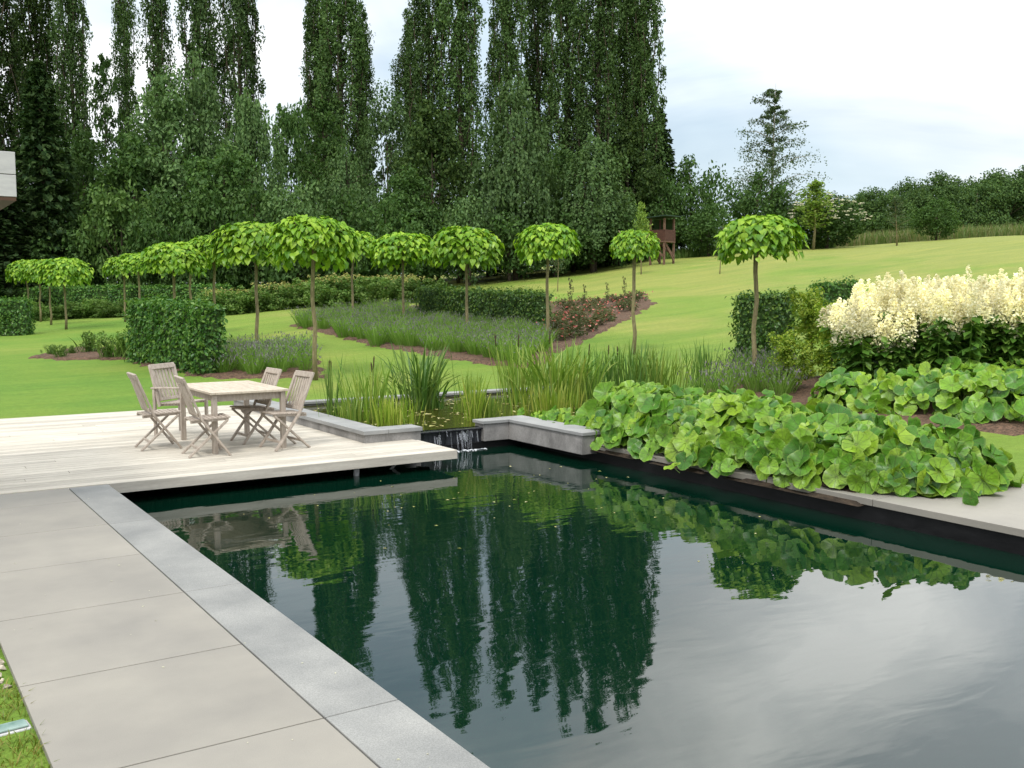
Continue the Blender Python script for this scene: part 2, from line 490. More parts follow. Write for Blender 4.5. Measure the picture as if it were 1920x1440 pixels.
M['soffit'] = solid('brown_soffit', (0.06, 0.03, 0.02), (0.10, 0.055, 0.035), 4, 0.7)
M['metal'] = solid('galvanised_steel', (0.35, 0.35, 0.36), (0.5, 0.5, 0.51), 8, 0.4, spec=0.5)
M['glass'] = solid('frosted_light_glass', (0.10, 0.18, 0.15), (0.25, 0.34, 0.31), 10, 0.4, spec=0.5)
M['gravel'] = solid('cream_gravel', (0.24, 0.20, 0.14), (0.62, 0.56, 0.46), 25, 0.9, island=0.3)
M['foam'] = solid('white_foam', (0.55, 0.58, 0.62), (0.8, 0.82, 0.85), 30, 0.5)
M['pool'] = watermat('dark_pool_water', (0.0010, 0.0125, 0.0070), 0.055)
M['pond'] = watermat('olive_pond_water', (0.040, 0.040, 0.008), 0.10, 3.0)

M['poplar'] = leafmat('poplar_leaf', [(0.045, 0.087, 0.025), (0.067, 0.125, 0.036), (0.103, 0.168, 0.049)], 0.25, 0.01, 0.5)
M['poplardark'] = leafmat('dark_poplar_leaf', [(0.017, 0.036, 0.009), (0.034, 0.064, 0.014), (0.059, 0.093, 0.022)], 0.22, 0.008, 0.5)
M['broad'] = leafmat('broad_tree_leaf', [(0.038, 0.085, 0.020), (0.060, 0.123, 0.029), (0.096, 0.168, 0.043)], 0.25, 0.01, 0.5)
M['willow'] = leafmat('willow_leaf', [(0.056, 0.110, 0.036), (0.090, 0.159, 0.052), (0.125, 0.199, 0.069)], 0.25, 0.01, 0.5)
M['conifer'] = leafmat('conifer_needles', [(0.014, 0.034, 0.011), (0.028, 0.054, 0.016), (0.048, 0.080, 0.024)], 0.12, 0.006, 0.5)
M['broadlight'] = leafmat('mid_green_leaf', [(0.055, 0.115, 0.026), (0.085, 0.155, 0.036), (0.12, 0.195, 0.05)], 0.25, 0.01, 0.5)
M['birch'] = leafmat('birch_leaf', [(0.042, 0.078, 0.030), (0.070, 0.112, 0.045), (0.10, 0.145, 0.060)], 0.3, 0.02)
M['light'] = leafmat('light_green_leaf', [(0.095, 0.178, 0.028), (0.164, 0.261, 0.043), (0.246, 0.333, 0.067)], 0.3, 0.015)
M['far'] = leafmat('far_wood_leaf', [(0.034, 0.072, 0.024), (0.056, 0.104, 0.030), (0.092, 0.150, 0.040)], 0.2, 0.008, objvar=0.4)
M['catalpa'] = leafmat('catalpa_leaf', [(0.075, 0.190, 0.014), (0.165, 0.320, 0.020), (0.290, 0.440, 0.040)], 0.26, 0.02, 0.35, 0.1)
M['hedge'] = leafmat('hornbeam_leaf', [(0.031, 0.100, 0.017), (0.073, 0.181, 0.029), (0.156, 0.275, 0.048)], 0.25, 0.022, 0.35, 0.1)
M['hedgedark'] = leafmat('dark_hedge_leaf', [(0.023, 0.065, 0.011), (0.055, 0.125, 0.022), (0.143, 0.225, 0.036)], 0.25, 0.022, 0.35, 0.1)
M['lavgreen'] = leafmat('lavender_stem', [(0.105, 0.225, 0.034), (0.165, 0.295, 0.055), (0.22, 0.34, 0.085)], 0.35, 0.005)
M['lavtip'] = leafmat('lavender_flower', [(0.135, 0.150, 0.115), (0.175, 0.165, 0.165), (0.22, 0.195, 0.225)], 0.2, 0.0, tint=(1, 1, 1))
M['reed'] = leafmat('reed_blade', [(0.11, 0.215, 0.022), (0.18, 0.30, 0.038), (0.32, 0.38, 0.085)], 0.3, 0.025)
M['reeddark'] = leafmat('dark_reed_blade', [(0.060, 0.155, 0.022), (0.115, 0.225, 0.038), (0.20, 0.30, 0.065)], 0.3, 0.025)
M['reedyellow'] = leafmat('yellow_reed_blade', [(0.12, 0.215, 0.02), (0.20, 0.29, 0.03), (0.35, 0.36, 0.09)], 0.3, 0.02)
M['cattail'] = solid('brown_cattail', (0.03, 0.018, 0.010), (0.06, 0.035, 0.018), 10, 0.95)
M['butter'] = leafmat('butterbur_leaf', [(0.052, 0.158, 0.020), (0.105, 0.258, 0.021), (0.185, 0.350, 0.026), (0.255, 0.395, 0.032)], 0.20, 0.02, 0.35, 0.06, veins=True)
M['stem'] = leafmat('pale_green_stem', [(0.10, 0.16, 0.04), (0.16, 0.22, 0.06)], 0.1, 0.02)
M['plume'] = leafmat('cream_plume', [(0.83, 0.76, 0.48), (0.895, 0.86, 0.60), (0.93, 0.91, 0.73)], 0.4, 0.0, tint=(1, 1, 0.92))
M['plumeleaf'] = leafmat('knotweed_leaf', [(0.045, 0.12, 0.016), (0.09, 0.195, 0.03), (0.17, 0.28, 0.05)], 0.25, 0.02, 0.35, 0.08)
M['golden'] = leafmat('golden_shrub_leaf', [(0.13, 0.24, 0.025), (0.22, 0.33, 0.035), (0.34, 0.41, 0.05)], 0.35, 0.015)
M['perennial'] = leafmat('perennial_leaf', [(0.065, 0.145, 0.028), (0.115, 0.20, 0.045), (0.18, 0.26, 0.07)], 0.3, 0.01)
M['yellowflower'] = leafmat('pale_yellow_flower', [(0.28, 0.28, 0.09), (0.40, 0.38, 0.16)], 0.3, 0.0)
M['whiteflower'] = leafmat('white_elder_flower', [(0.5, 0.5, 0.36), (0.68, 0.66, 0.5)], 0.3, 0.0, tint=(1, 1, 1))
M['rosered'] = leafmat('rose_petal', [(0.36, 0.07, 0.055), (0.58, 0.16, 0.13), (0.75, 0.42, 0.36)], 0.25, 0.01, tint=(1, .7, .7))
M['roseleaf'] = leafmat('rose_leaf', [(0.055, 0.085, 0.035), (0.095, 0.125, 0.05), (0.17, 0.11, 0.07)], 0.25, 0.01)
M['meadow'] = leafmat('meadow_stalk', [(0.085, 0.15, 0.035), (0.13, 0.185, 0.055), (0.28, 0.23, 0.14)], 0.3, 0.01)
M['grassblade'] = leafmat('grass_blade', [(0.10, 0.16, 0.02), (0.16, 0.20, 0.03), (0.28, 0.24, 0.07)], 0.3, 0.015)
M['lawnblade'] = leafmat('lawn_blade', [(0.09, 0.18, 0.026), (0.14, 0.215, 0.034), (0.21, 0.25, 0.06)], 0.3, 0.01)
M['floatleaf'] = leafmat('floating_leaf', [(0.20, 0.22, 0.04), (0.36, 0.33, 0.12), (0.5, 0.47, 0.24)], 0.05, 0.05)

# ------------------------------------------------------------------ stamping helpers
def nrm(v):
    return v / np.maximum(np.linalg.norm(v, axis=-1, keepdims=True), 1e-9)


def rnd_dir(n):
    return nrm(R.normal(size=(n, 3)))


def frames(n, t=None):
    n = nrm(n)
    if t is None: t = rnd_dir(len(n))
    t = t - n * np.sum(t * n, axis=1, keepdims=True)
    t = nrm(t)
    return t, np.cross(n, t), n


def stamp(tv, tf, pos, fr, size):
    """tv (k,3) template, tf list of (m,j) faces; returns V, faces"""
    t, b, n = fr
    size = np.asarray(size, float).reshape(-1, 1, 1) * np.ones((len(pos), 1, 1))
    V = pos[:, None, :] + size * (tv[None, :, 0:1] * t[:, None, :] + tv[None, :, 1:2] * b[:, None, :] + tv[None, :, 2:3] * n[:, None, :])
    k = len(tv)
    off = (np.arange(len(pos)) * k)[:, None, None]
    Fs = [(f[None] + off).reshape(-1, f.shape[1]) for f in tf]
    return V.reshape(-1, 3), Fs


LEAF = (np.array([(-.5, 0, -.06), (0, -.3, 0.04), (.5, 0, -.06), (0, .3, 0.04)]), [np.array([[0, 1, 2, 3]])])
NEEDLE = (np.array([(-.5, 0, -.1), (0, -.13, 0.03), (.5, 0, -.1), (0, .13, 0.03)]), [np.array([[0, 1, 2, 3]])])


def heart():
    half = [(.18, -.03), (.37, .12), (.41, .32), (.31, .58), (.15, .82)]
    mid = [(0, .06), (0, .5), (0, 1.0)]
    bend = lambda y: -.40 * max(0, y - .15) ** 1.5
    v = [(y, 0, bend(y)) for x, y in mid]
    for s in (1, -1):
        v += [(y, s * x, bend(y) + .2 * x) for x, y in half]
    f = [(0, 3, 4, 1), (1, 4, 5, 6), (1, 6, 7, 2)]
    f += [tuple(i + 5 if i > 2 else i for i in q)[::-1] for q in f]
    v = np.array(v, float)
    v[:, 0] -= .1
    return v, [np.array(f)]


HEART = heart()


def blades(pos, az, Ln, w, lean, bend, seg=4, face_rnd=True):
    n = len(pos)
    t = np.linspace(0, 1, seg + 1)
    h = np.stack([np.cos(az), np.sin(az), np.zeros(n)], 1)
    fa = az + PI / 2 + (R.normal(size=n) * .7 if face_rnd else 0)
    s = np.stack([np.cos(fa), np.sin(fa), np.zeros(n)], 1)
    lean, bend, Ln, w = (np.asarray(q, float) * np.ones(n) for q in (lean, bend, Ln, w))
    out = (lean[:, None] * t + bend[:, None] * t ** 2.5) * Ln[:, None]
    up = Ln[:, None] * (t - 0.55 * bend[:, None] * t ** 3)
    ctr = pos[:, None, :] + h[:, None, :] * out[:, :, None] + np.array([0, 0, 1.0]) * up[:, :, None]
    wd_ = w[:, None] * np.array([.8] + [1.0] * (seg - 1) + [.08]) / 2
    V = np.stack([ctr - s[:, None, :] * wd_[:, :, None], ctr + s[:, None, :] * wd_[:, :, None]], 2)
    V = V.reshape(n, -1, 3)
    base = np.array([[2 * i, 2 * i + 1, 2 * i + 3, 2 * i + 2] for i in range(seg)])
    k = 2 * (seg + 1)
    Fq = (base[None] + (np.arange(n) * k)[:, None, None]).reshape(-1, 4)
    return V.reshape(-1, 3), [Fq], ctr[:, -1, :]


def join(parts):
    """[(V, Fs)] -> V, Fs"""
    Vs, Fo, off = [], {}, 0
    for V, Fs in parts:
        Vs.append(V)
        for f in Fs:
            Fo.setdefault(f.shape[1], []).append(f + off)
        off += len(V)
    return np.concatenate(Vs), [np.concatenate(v) for v in Fo.values()]


def clump_leaves(centers, radii, per, size, sq=(1, 1, 1), up=.45, rnd=.75, tpl=LEAF, tdir=None):
    """leaf quads spread through soft balls"""
    c = np.repeat(centers, per, 0)
    r = np.repeat(np.asarray(radii, float), per)
    d = rnd_dir(len(c))
    p = c + d * (r * R.random(len(c)) ** .45)[:, None] * np.array(sq)
    n = nrm(d + np.array([0, 0, up]) + rnd * R.normal(size=d.shape))
    return stamp(*tpl, p, frames(n, tdir), size * R.uniform(.7, 1.3, len(c)))


# ------------------------------------------------------------------ ground
def axis(lo, hi, fine_lo, fine_hi, step, cuts):
    a = list(np.arange(fine_lo, fine_hi, step))
    s, x = step, fine_hi
    while x < hi:
        a.append(x); s *= 1.12; x += s
    s, x = step, fine_lo
    while x > lo:
        s *= 1.2; x -= s; a.append(x)
    for c in cuts:
        a += [c - .012, c + .012]
    return np.unique(np.round(a, 4))


POOL = (2.06, 7.95, -3.2, 11.9)
POND = (5.6, 11.3, 12.0, 15.95)
gx = axis(-500, 700, -14, 34, .4, [POOL[0] + .06, POOL[1] + .1, POND[0], POND[1], -9.0, 6.15, 0.58, 1.2])
gy = axis(-60, 700, -3, 50, .4, [POOL[2], POOL[3] + .1, POND[2], POND[3], 10.66, 17.28])
XX, YY = np.meshgrid(gx, gy)
ZZ = T(XX, YY)
und = 0.03 * np.sin(XX * .31 + 1.3) * np.sin(YY * .23) * np.clip((XX * SY + YY * CY - 20) / 20, 0, 1)
ZZ = ZZ + und


def inside(r):
    return (XX > r[0]) & (XX < r[1]) & (YY > r[2]) & (YY < r[3])


ZZ[inside((-9.0, 6.15, 10.66, 17.28))] = -.35
ZZ[inside((1.2, POOL[0] + .06, POOL[2], 10.66))] = -.35
ZZ[inside((POND[0], POND[1], POND[2], POND[3]))] = -.7
ZZ[inside((POOL[0] + .06, POOL[1] + .1, POOL[2], POOL[3] + .1))] = -2.5
nx, ny = len(gx), len(gy)
ii = (np.arange(ny - 1)[:, None] * nx + np.arange(nx - 1)[None]).ravel()
GF = np.stack([ii, ii + 1, ii + nx + 1, ii + nx], 1)
lawn = link('lawn', mesh_np('lawn', np.stack([XX.ravel(), YY.ravel(), ZZ.ravel()], 1), GF, M['lawn'], smooth=False))
tag(lawn, 'mown lawn rising as a slope towards the woods', 'lawn', kind='structure')


def TU(x, y):
    x = np.asarray(x, float); y = np.asarray(y, float)
    return T(x, y) + 0.03 * np.sin(x * .31 + 1.3) * np.sin(y * .23) * np.clip((x * SY + y * CY - 20) / 20, 0, 1)


def gp(px, d, dz=0.0):
    x, y = at(px, d)
    return (x, y, float(TU(np.array([x]), np.array([y]))[0]) + dz)


def in_poly(x, y, poly):
    c = np.zeros(len(x), bool)
    j = len(poly) - 1
    for i in range(len(poly)):
        xi, yi = poly[i]; xj, yj = poly[j]
        k = ((yi > y) != (yj > y)) & (x < (xj - xi) * (y - yi) / (yj - yi + 1e-12) + xi)
        c ^= k
        j = i
    return c


def poly_w(pd):
    return [at(p, d) for p, d in pd]


def scatter(poly, n):
    xs = [p[0] for p in poly]; ys = [p[1] for p in poly]
    out = np.zeros((0, 2))
    while len(out) < n:
        x = R.uniform(min(xs), max(xs), n * 3); y = R.uniform(min(ys), max(ys), n * 3)
        k = in_poly(x, y, poly)
        out = np.concatenate([out, np.stack([x[k], y[k]], 1)])
    return out[:n]


def sheet(name, poly, mat, dz=.03, step=.3, label=None, cat=None, rough=0.03):
    """soil or mulch spread over the ground inside an outline"""
    xs = [p[0] for p in poly]; ys = [p[1] for p in poly]
    x = np.arange(min(xs) - step, max(xs) + 2 * step, step)
    y = np.arange(min(ys) - step, max(ys) + 2 * step, step)
    X, Y = np.meshgrid(x, y)
    wx, wy = X + .09 * np.sin(Y * 5.3) + .05 * R.normal(size=X.shape), Y + .09 * np.sin(X * 4.7) + .05 * R.normal(size=X.shape)
    ins = in_poly(wx.ravel(), wy.ravel(), poly).reshape(X.shape)
    Z = TU(X, Y) + np.where(ins, dz + R.random(X.shape) * rough, -.05)
    n_ = len(x)
    q = (np.arange(len(y) - 1)[:, None] * n_ + np.arange(n_ - 1)[None]).ravel()
    Q = np.stack([q, q + 1, q + n_ + 1, q + n_], 1)
    keep = ins.ravel()[Q].any(1)
    o = link(name, mesh_np(name, np.stack([X.ravel(), Y.ravel(), Z.ravel()], 1), Q[keep], mat, smooth=True))
    return tag(o, label, cat, kind='structure')


# ------------------------------------------------------------------ paving, coping, pool, deck
b = MB()
JY = [4.125 + 1.155 * k for k in range(-7, 6)] + [10.63]
for y0, y1 in zip(JY[:-1], JY[1:]):
    b.box(.58, 1.683, y0 + .005, y1 - .005, -.12, 0)
o = b.build('paving', M['slab'], bevel=.003)
tag(o, 'pale concrete slab path beside the pool', 'paving', kind='structure')
b = MB()
CJ = [4.125 + 2.31 * k for k in range(-3, 3)] + [10.63]
for y0, y1 in zip(CJ[:-1], CJ[1:]):
    b.box(1.692, 2.06, y0 + .004, y1 - .004, -.10, 0.0015)
o = b.build('pool_coping', M['granite'], bevel=.004)
tag(o, 'blue grey stone coping along the left pool edge', 'coping', kind='structure')
b = MB()
b.box(1.62, 1.72, -4, 10.6, -.13, -.02)
for y in JY[1:-1]:
    b.box(.6, 1.64, y - .02, y + .02, -.13, -.012)
o = b.build('paving_joints', M['soil']); tag(o, 'dark joints between the slabs', 'paving', kind='structure')

b = MB()   # right-hand coping and terrace
for k in range(-4, 3):
    y0, y1 = 10.1 - (3 - k) * 2.1, 10.1 - (2 - k) * 2.1
    b.box(7.93, 8.42, y0 + .004, y1 - .004, -.07, -.005)
for k in range(-3, 3):
    for j in range(4):
        y1 = 5.62 - (2 - k) * 1.3
        x0 = 8.43 + j * 1.3
        b.box(x0 + .004, x0 + 1.296, y1 - 1.3 + .004, y1 - .004, -.10, -.008)
o = b.build('terrace_paving', M['slab'], bevel=.003)
tag(o, 'grey stone coping and terrace on the right of the pool', 'paving', kind='structure')

b = MB()   # pool basin: black liner walls and floor
b.box(2.0, 2.058, -3.2, 11.9, -2.4, -.101)
b.box(7.952, 8.06, -3.2, 10.12, -2.4, -.071)
b.box(7.952, 8.06, 10.12, 12.0, -2.4, -.13)
b.box(2.058, 7.952, 11.9, 12.0, -2.4, -.14)
b.box(2.058, 7.952, -3.3, -3.2, -2.4, -.1)
o = b.build('pool_basin', M['liner']); tag(o, 'black lined walls of the swimming pool', 'pool', kind='structure')
# water, a fine grid so that it is one sheet
me = mesh_np('pool_water', np.array([(2.058, -3.2, -.227), (7.952, -3.2, -.227), (7.952, 11.9, -.227), (2.058, 11.9, -.227)]), np.array([[0, 1, 2, 3]]), M['pool'])
tag(link('pool_water', me), 'dark still water of the natural pool', 'water', kind='structure')
me = mesh_np('pond_water', np.array([(5.7, 12.0, .075), (11.3, 12.0, .075), (11.3, 15.8, .075), (5.7, 15.8, .075)]), np.array([[0, 1, 2, 3]]), M['pond'])
tag(link('pond_water', me), 'olive water of the reed pond above the spillway', 'water', kind='structure')

deck = empty('wooden_deck', (0, 0, 0), 'bleached wooden deck with dining set jutting over the pool', 'deck')
b = MB()
y = 10.69
random.seed(3)
while y < 17.2:
    if 16.45 < y < 16.6:
        y += .03
    cuts = [-9.0] + sorted(random.uniform(-6, 5) for _ in range(2)) + [6.15]
    xr = 6.15 if y < 11.7 else 5.45
    cuts[-1] = xr
    for x0, x1 in zip(cuts[:-1], cuts[1:]):
        if x1 - x0 > .1:
            b.box(x0 + .002, x1 - .002, y, y + .134, -.028, random.uniform(-.001, .001))
    y += .1435
b.build('planks', M['deck'], deck, bevel=.003)
b = MB(); b.box(2.062, 6.172, 10.655, 10.685, -.108, -.001); b.box(-9, 2.05, 10.64, 10.685, -.108, -.012)
b.box(6.152, 6.18, 10.687, 11.72, -.108, -.002)
b.build('fascia_board', M['fascia'], deck, bevel=.002)
b = MB()
for yy in (10.95, 11.6, 12.6, 14.0, 15.4, 16.8):
    b.box(-8.9, 5.4, yy, yy + .06, -.16, -.03)
b.box(2.2, 6.1, 11.25, 11.31, -.16, -.03)
b.build('joists', M['bark'], deck)
b = MB(); b.tube([(4.9, 10.86, -1.2), (4.9, 10.86, -.11)], [.035, .035], 12)
b.build('support_post', M['metal'], deck, smooth=True)
b = MB(); b.beam((5.25, 10.95, -.36), (5.62, 11.15, -.13), .02, .03)
b.build('brace', M['metal'], deck)

# pond walls
def wall(label, boxes, caps):
    t = empty('pond_wall', (boxes[0][0], boxes[0][2], boxes[0][4]), label, 'wall')
    b = MB()
    lx, ly, lz = t.location
    for q in boxes: b.box(q[0] - lx, q[1] - lx, q[2] - ly, q[3] - ly, q[4] - lz, q[5] - lz)
    b.build('wall_body', M['wall'], t, bevel=.005)
    b = MB()
    for q in caps: b.box(q[0] - lx, q[1] - lx, q[2] - ly, q[3] - ly, q[4] - lz, q[5] - lz)
    b.build('cap_stone', M['cap'], t, bevel=.004)
    return t


wall('low concrete pond wall with stone cap along the deck edge', [(5.45, 5.75, 11.8, 17.2, -.35, .105), (5.751, 6.27, 11.8, 12.08, -.35, .105)],
     [(5.425, 5.78, 11.775, 14.4, .107, .16), (5.425, 5.78, 14.404, 17.2, .107, .16), (5.783, 6.285, 11.775, 12.1, .107, .16)])
wall('stained concrete pond wall corner right of the spillway', [(7.30, 7.72, 11.86, 12.1, -.13, .115), (7.722, 8.1, 10.14, 12.12, -.13, .115)],
     [(7.27, 7.70, 11.835, 12.12, .117, .16), (7.703, 8.13, 10.115, 12.14, .117, .16)])
wall('dark stone kerb along the far side of the reed pond', [(5.79, 11.4, 15.82, 16.0, -.5, .10)], [(5.79, 11.4, 15.79, 16.05, .102, .145)])

weir = empty('spillway', (6.3, 11.9, -.3), 'dark wet spillway between the two pond walls', 'spillway')
b = MB(); b.box(0, 1.0, .03, .10, -.1, .345); b.build('stone_face', M['darkstone'], weir)
b = MB(); b.box(0, 1.0, -.02, .16, .347, .368); b.build('lip', M['darkstone'], weir, bevel=.004)
# thin water film and streaks
m, t, o_ = newmat('falling_water')
tp = N(t, 'ShaderNodeBsdfTransparent'); gl = N(t, 'ShaderNodeBsdfGlossy', inp={'Roughness': 0.12}); df = N(t, 'ShaderNodeBsdfDiffuse', inp={'Color': (.75, .8, .9, 1)})
x1 = N(t, 'ShaderNodeMixShader', inp={0: .45}); x2 = N(t, 'ShaderNodeMixShader', inp={0: .16})
t.links.new(gl.outputs[0], x1.inputs[1]); t.links.new(df.outputs[0], x1.inputs[2])
t.links.new(tp.outputs[0], x2.inputs[1]); t.links.new(x1.outputs[0], x2.inputs[2]); t.links.new(x2.outputs[0], o_.inputs['Surface'])
n = 34
xs = np.concatenate([R.uniform(6.5, 7.25, 20), R.normal(7.02, .05, n - 20)])
L0 = R.uniform(.08, .30, n)
vv, ff = [], []
for k in range(n):
    w_ = R.uniform(.002, .006); z1 = R.uniform(-.02, .065); z0 = max(-.23, z1 - L0[k]); y_ = 11.87 + R.uniform(-.015, .02)
    i = len(vv)
    for (xa, za, yy) in ((xs[k] - w_, z1, y_ + .01), (xs[k] + w_, z1, y_ + .01), (xs[k] + w_, z0, y_ - .02), (xs[k] - w_, z0, y_ - .02)):
        vv.append((xa, yy, za))
    for (xa, za, yy) in ((xs[k] - w_, z1, y_ + .022), (xs[k] + w_, z1, y_ + .022), (xs[k] + w_, z0, y_ - .008), (xs[k] - w_, z0, y_ - .008)):
        vv.append((xa, yy, za))
    ff += [(i, i + 1, i + 2, i + 3), (i + 4, i + 7, i + 6, i + 5), (i, i + 3, i + 7, i + 4), (i + 1, i + 5, i + 6, i + 2)]
fall = link('waterfall', mesh_np('waterfall', np.array(vv), np.array(ff), m))
tag(fall, 'thin streaks of water falling over the dark spillway', 'water', kind='stuff')
pf = np.stack([R.uniform(6.75, 7.3, 110), 11.80 + R.normal(0, .022, 110), np.full(110, -.222)], 1)
V, Fs = stamp(*LEAF, pf, frames(np.array([[0, 0, 1.]]).repeat(110, 0) + .3 * R.normal(size=(110, 3))), R.uniform(.02, .06, 110))
tag(link('foam', mesh_np('foam', V, Fs, M['foam'])), 'white foam where the falling water meets the pool', 'foam', kind='stuff')

# gravel and rough grass beside the path
n = 1500
p = np.stack([R.uniform(-.9, .56, n), R.uniform(5.35, 8.0, n), R.uniform(-.03, -.005, n)], 1)
OCT = (np.array([(.5, 0, 0), (-.5, 0, 0), (0, .4, 0), (0, -.4, 0), (0, 0, .35), (0, 0, -.35)]), [np.array([(0, 2, 4), (2, 1, 4), (1, 3, 4), (3, 0, 4), (2, 0, 5), (1, 2, 5), (3, 1, 5), (0, 3, 5)])])
V, Fs = stamp(*OCT, p, frames(np.array([[0, 0, 1.]]).repeat(n, 0) + .5 * R.normal(size=(n, 3))), R.uniform(.025, .06, n))
tag(link('gravel', mesh_np('gravel', V, Fs, M['gravel'])), 'cream gravel beside the concrete path', 'gravel', kind='stuff')
n = 9000
p = np.stack([R.uniform(-1.3, .575, n), R.uniform(3.2, 5.4, n), np.full(n, -.04)], 1)
k = ~((np.abs(p[:, 0] - .47) < .13) & (np.abs(p[:, 1] - 4.84) < .10))
p = p[k]
V, Fs, _ = blades(p, R.uniform(0, 2 * PI, len(p)), R.uniform(.03, .075, len(p)), .006, R.uniform(.1, .7, len(p)), R.uniform(.1, .6, len(p)), 3)
tag(link('rough_grass', mesh_np('rough_grass', V, Fs, M['grassblade'])), 'mossy rough grass beside the path in the near corner', 'grass', kind='stuff')
gl_ = empty('ground_light', (.47, 4.84, -.03), 'small glass topped light sunk in grass beside the path', 'light', rz=.1)
b = MB(); b.box(-.10, .10, -.055, .055, -.05, .008); b.build('housing', M['metal'], gl_, bevel=.006)
b = MB(); b.box(-.088, .088, -.043, .043, .0085, .02); b.build('lens', M['glass'], gl_, bevel=.008)

# ------------------------------------------------------------------ table and chairs
tb = empty('dining_table', (4.0, 12.715, 0), 'square legged silvered teak dining table on the deck', 'table')
b = MB()
for k in range(8):
    x0 = -.49 + .06 + k * .1081
    b.box(x0 + .002, x0 + .1055, -.705, .705, .722, .748)
b.box(-.49, -.432, -.765, .765, .720, .749); b.box(.432, .49, -.765, .765, .720, .749)
b.box(-.43, .43, -.765, -.707, .720, .7485); b.box(-.43, .43, .707, .765, .720, .7485)
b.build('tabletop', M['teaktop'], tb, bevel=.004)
b = MB()
b.box(-.40, .40, -.70, -.675, .63, .719); b.box(-.40, .40, .675, .70, .63, .719)
b.box(-.425, -.40, -.67, .67, .63, .719); b.box(.40, .425, -.67, .67, .63, .719)
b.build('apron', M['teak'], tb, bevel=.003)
for sx in (-1, 1):
    for sy in (-1, 1):
        b = MB(); b.beam((sx * .43, sy * .70, 0), (sx * .43, sy * .70, .719), .062, .062, (0, 1, 0))
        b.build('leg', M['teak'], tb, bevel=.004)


def make_chair(label, arms=False):
    c = empty('folding_armchair' if arms else 'folding_chair', (0, 0, 0), label, 'chair', None if arms else 'folding teak chairs around the table')
    w = .27 if arms else .225
    ht = .975 if arms else .955
    foot, mid, top = (.25, 0), (-.075, .44), (-.27, ht - .03)
    for s in (-1, 1):
        b = MB()
        if arms:
            b.beam((-.13, s * w, .40), (top[0], s * w, top[1]), .028, .05, (0, 1, 0))
        else:
            b.beam((foot[0], s * w, 0), (mid[0], s * w, mid[1]), .026, .048, (0, 1, 0))
            b.beam((mid[0] + .004, s * w, mid[1] - .006), (top[0], s * w, top[1]), .025, .046, (0, 1, 0))
        b.build('back_stile', M['teak'], c, bevel=.005)
        b = MB()
        if arms:
            b.beam((.23, s * (w + .02), 0), (.23, s * (w + .02), .64), .035, .05, (0, 1, 0))
            b.build('leg', M['teak'], c, bevel=.005)
            b = MB()
            b.beam((-.19, s * (w + .02), 0), (-.20, s * (w + .02), .64), .035, .045, (0, 1, 0))
        else:
            b.beam((-.23, s * (w - .035), 0), (.235, s * (w - .035), .425), .024, .045, (0, 1, 0))
        b.build('leg', M['teak'], c, bevel=.005)
    b = MB()
    for k in range(9):
        x = -.17 + k * .052
        b.box(x - .022, x + .022, -w + .03 if not arms else -w + .02, w - .03 if not arms else w - .02, .437 + .02 * (k / 8) - .009, .437 + .02 * (k / 8) + .009)
    b.beam((-.20, -w + .055, .418), (.25, -w + .055, .44), .022, .035); b.beam((-.20, w - .055, .418), (.25, w - .055, .44), .022, .035)
    b.build('seat', M['teak'], c, bevel=.003)
    b = MB()
    nn = 7
    p0 = (-.135, .505); p1 = (top[0] + .012, top[1] - .05)
    for k in range(nn):
        yy = -w + .045 + (2 * w - .09) * k / (nn - 1)
        cv = .012 * (1 - (2 * k / (nn - 1) - 1) ** 2)
        b.beam((p0[0] - cv, yy, p0[1]), (p1[0] - cv, yy, p1[1]), .012, .041 if not arms else .05, (0, 1, 0), h1=None)
    b.build('back_slats', M['teak'], c, bevel=.002)
    b = MB()
    b.beam((top[0], -w - .015, top[1] - .01), (top[0], w + .015, top[1] - .01), .032, .075, (-.36, 0, .93))
    b.build('top_rail', M['teak'], c, bevel=.008)
    b = MB()
    b.beam((-.125, -w + .013, .50), (-.125, w - .013, .50), .026, .045, (-.36, 0, .93))
    b.build('lower_rail', M['teak'], c, bevel=.003)
    if not arms:
        for q in (((-.12, -w + .045, .10), (-.12, w - .045, .10)), ((.17, -w + .013, .10), (.17, w - .013, .10))):
            b = MB(); b.beam(*q, .022, .03); b.build('stretcher', M['teak'], c, bevel=.003)
    if arms:
        for s in (-1, 1):
            b = MB(); b.beam((-.24, s * (w + .02), .655), (.27, s * (w + .02), .665), .055, .026); b.build('armrest', M['teak'], c, bevel=.006)
    return c


c1 = make_chair('folding teak chair farthest left, pulled well back from the table')
c1.location = (3.10, 12.90, .002); c1.rotation_euler.z = -.03
for lab, x, y_, a in (
        ('folding teak chair nearest the pool, its back hiding the front left table corner', 3.45, 12.03, -.06),
        ('folding teak chair on the right, its whole slatted back clear of the table', 4.47, 12.03, PI + .10),
        ('folding teak chair on the right mostly hidden behind the table', 4.33, 12.78, PI + .04)):
    c = copy_tree(c1); c.location = (x, y_, .002); c.rotation_euler.z = a; c['label'] = lab
ac = make_chair('teak armchair with flat armrests standing at the far table corner', True)
ac.location = (3.70, 14.05, .002); ac.rotation_euler.z = math.atan2(-.75, .66)

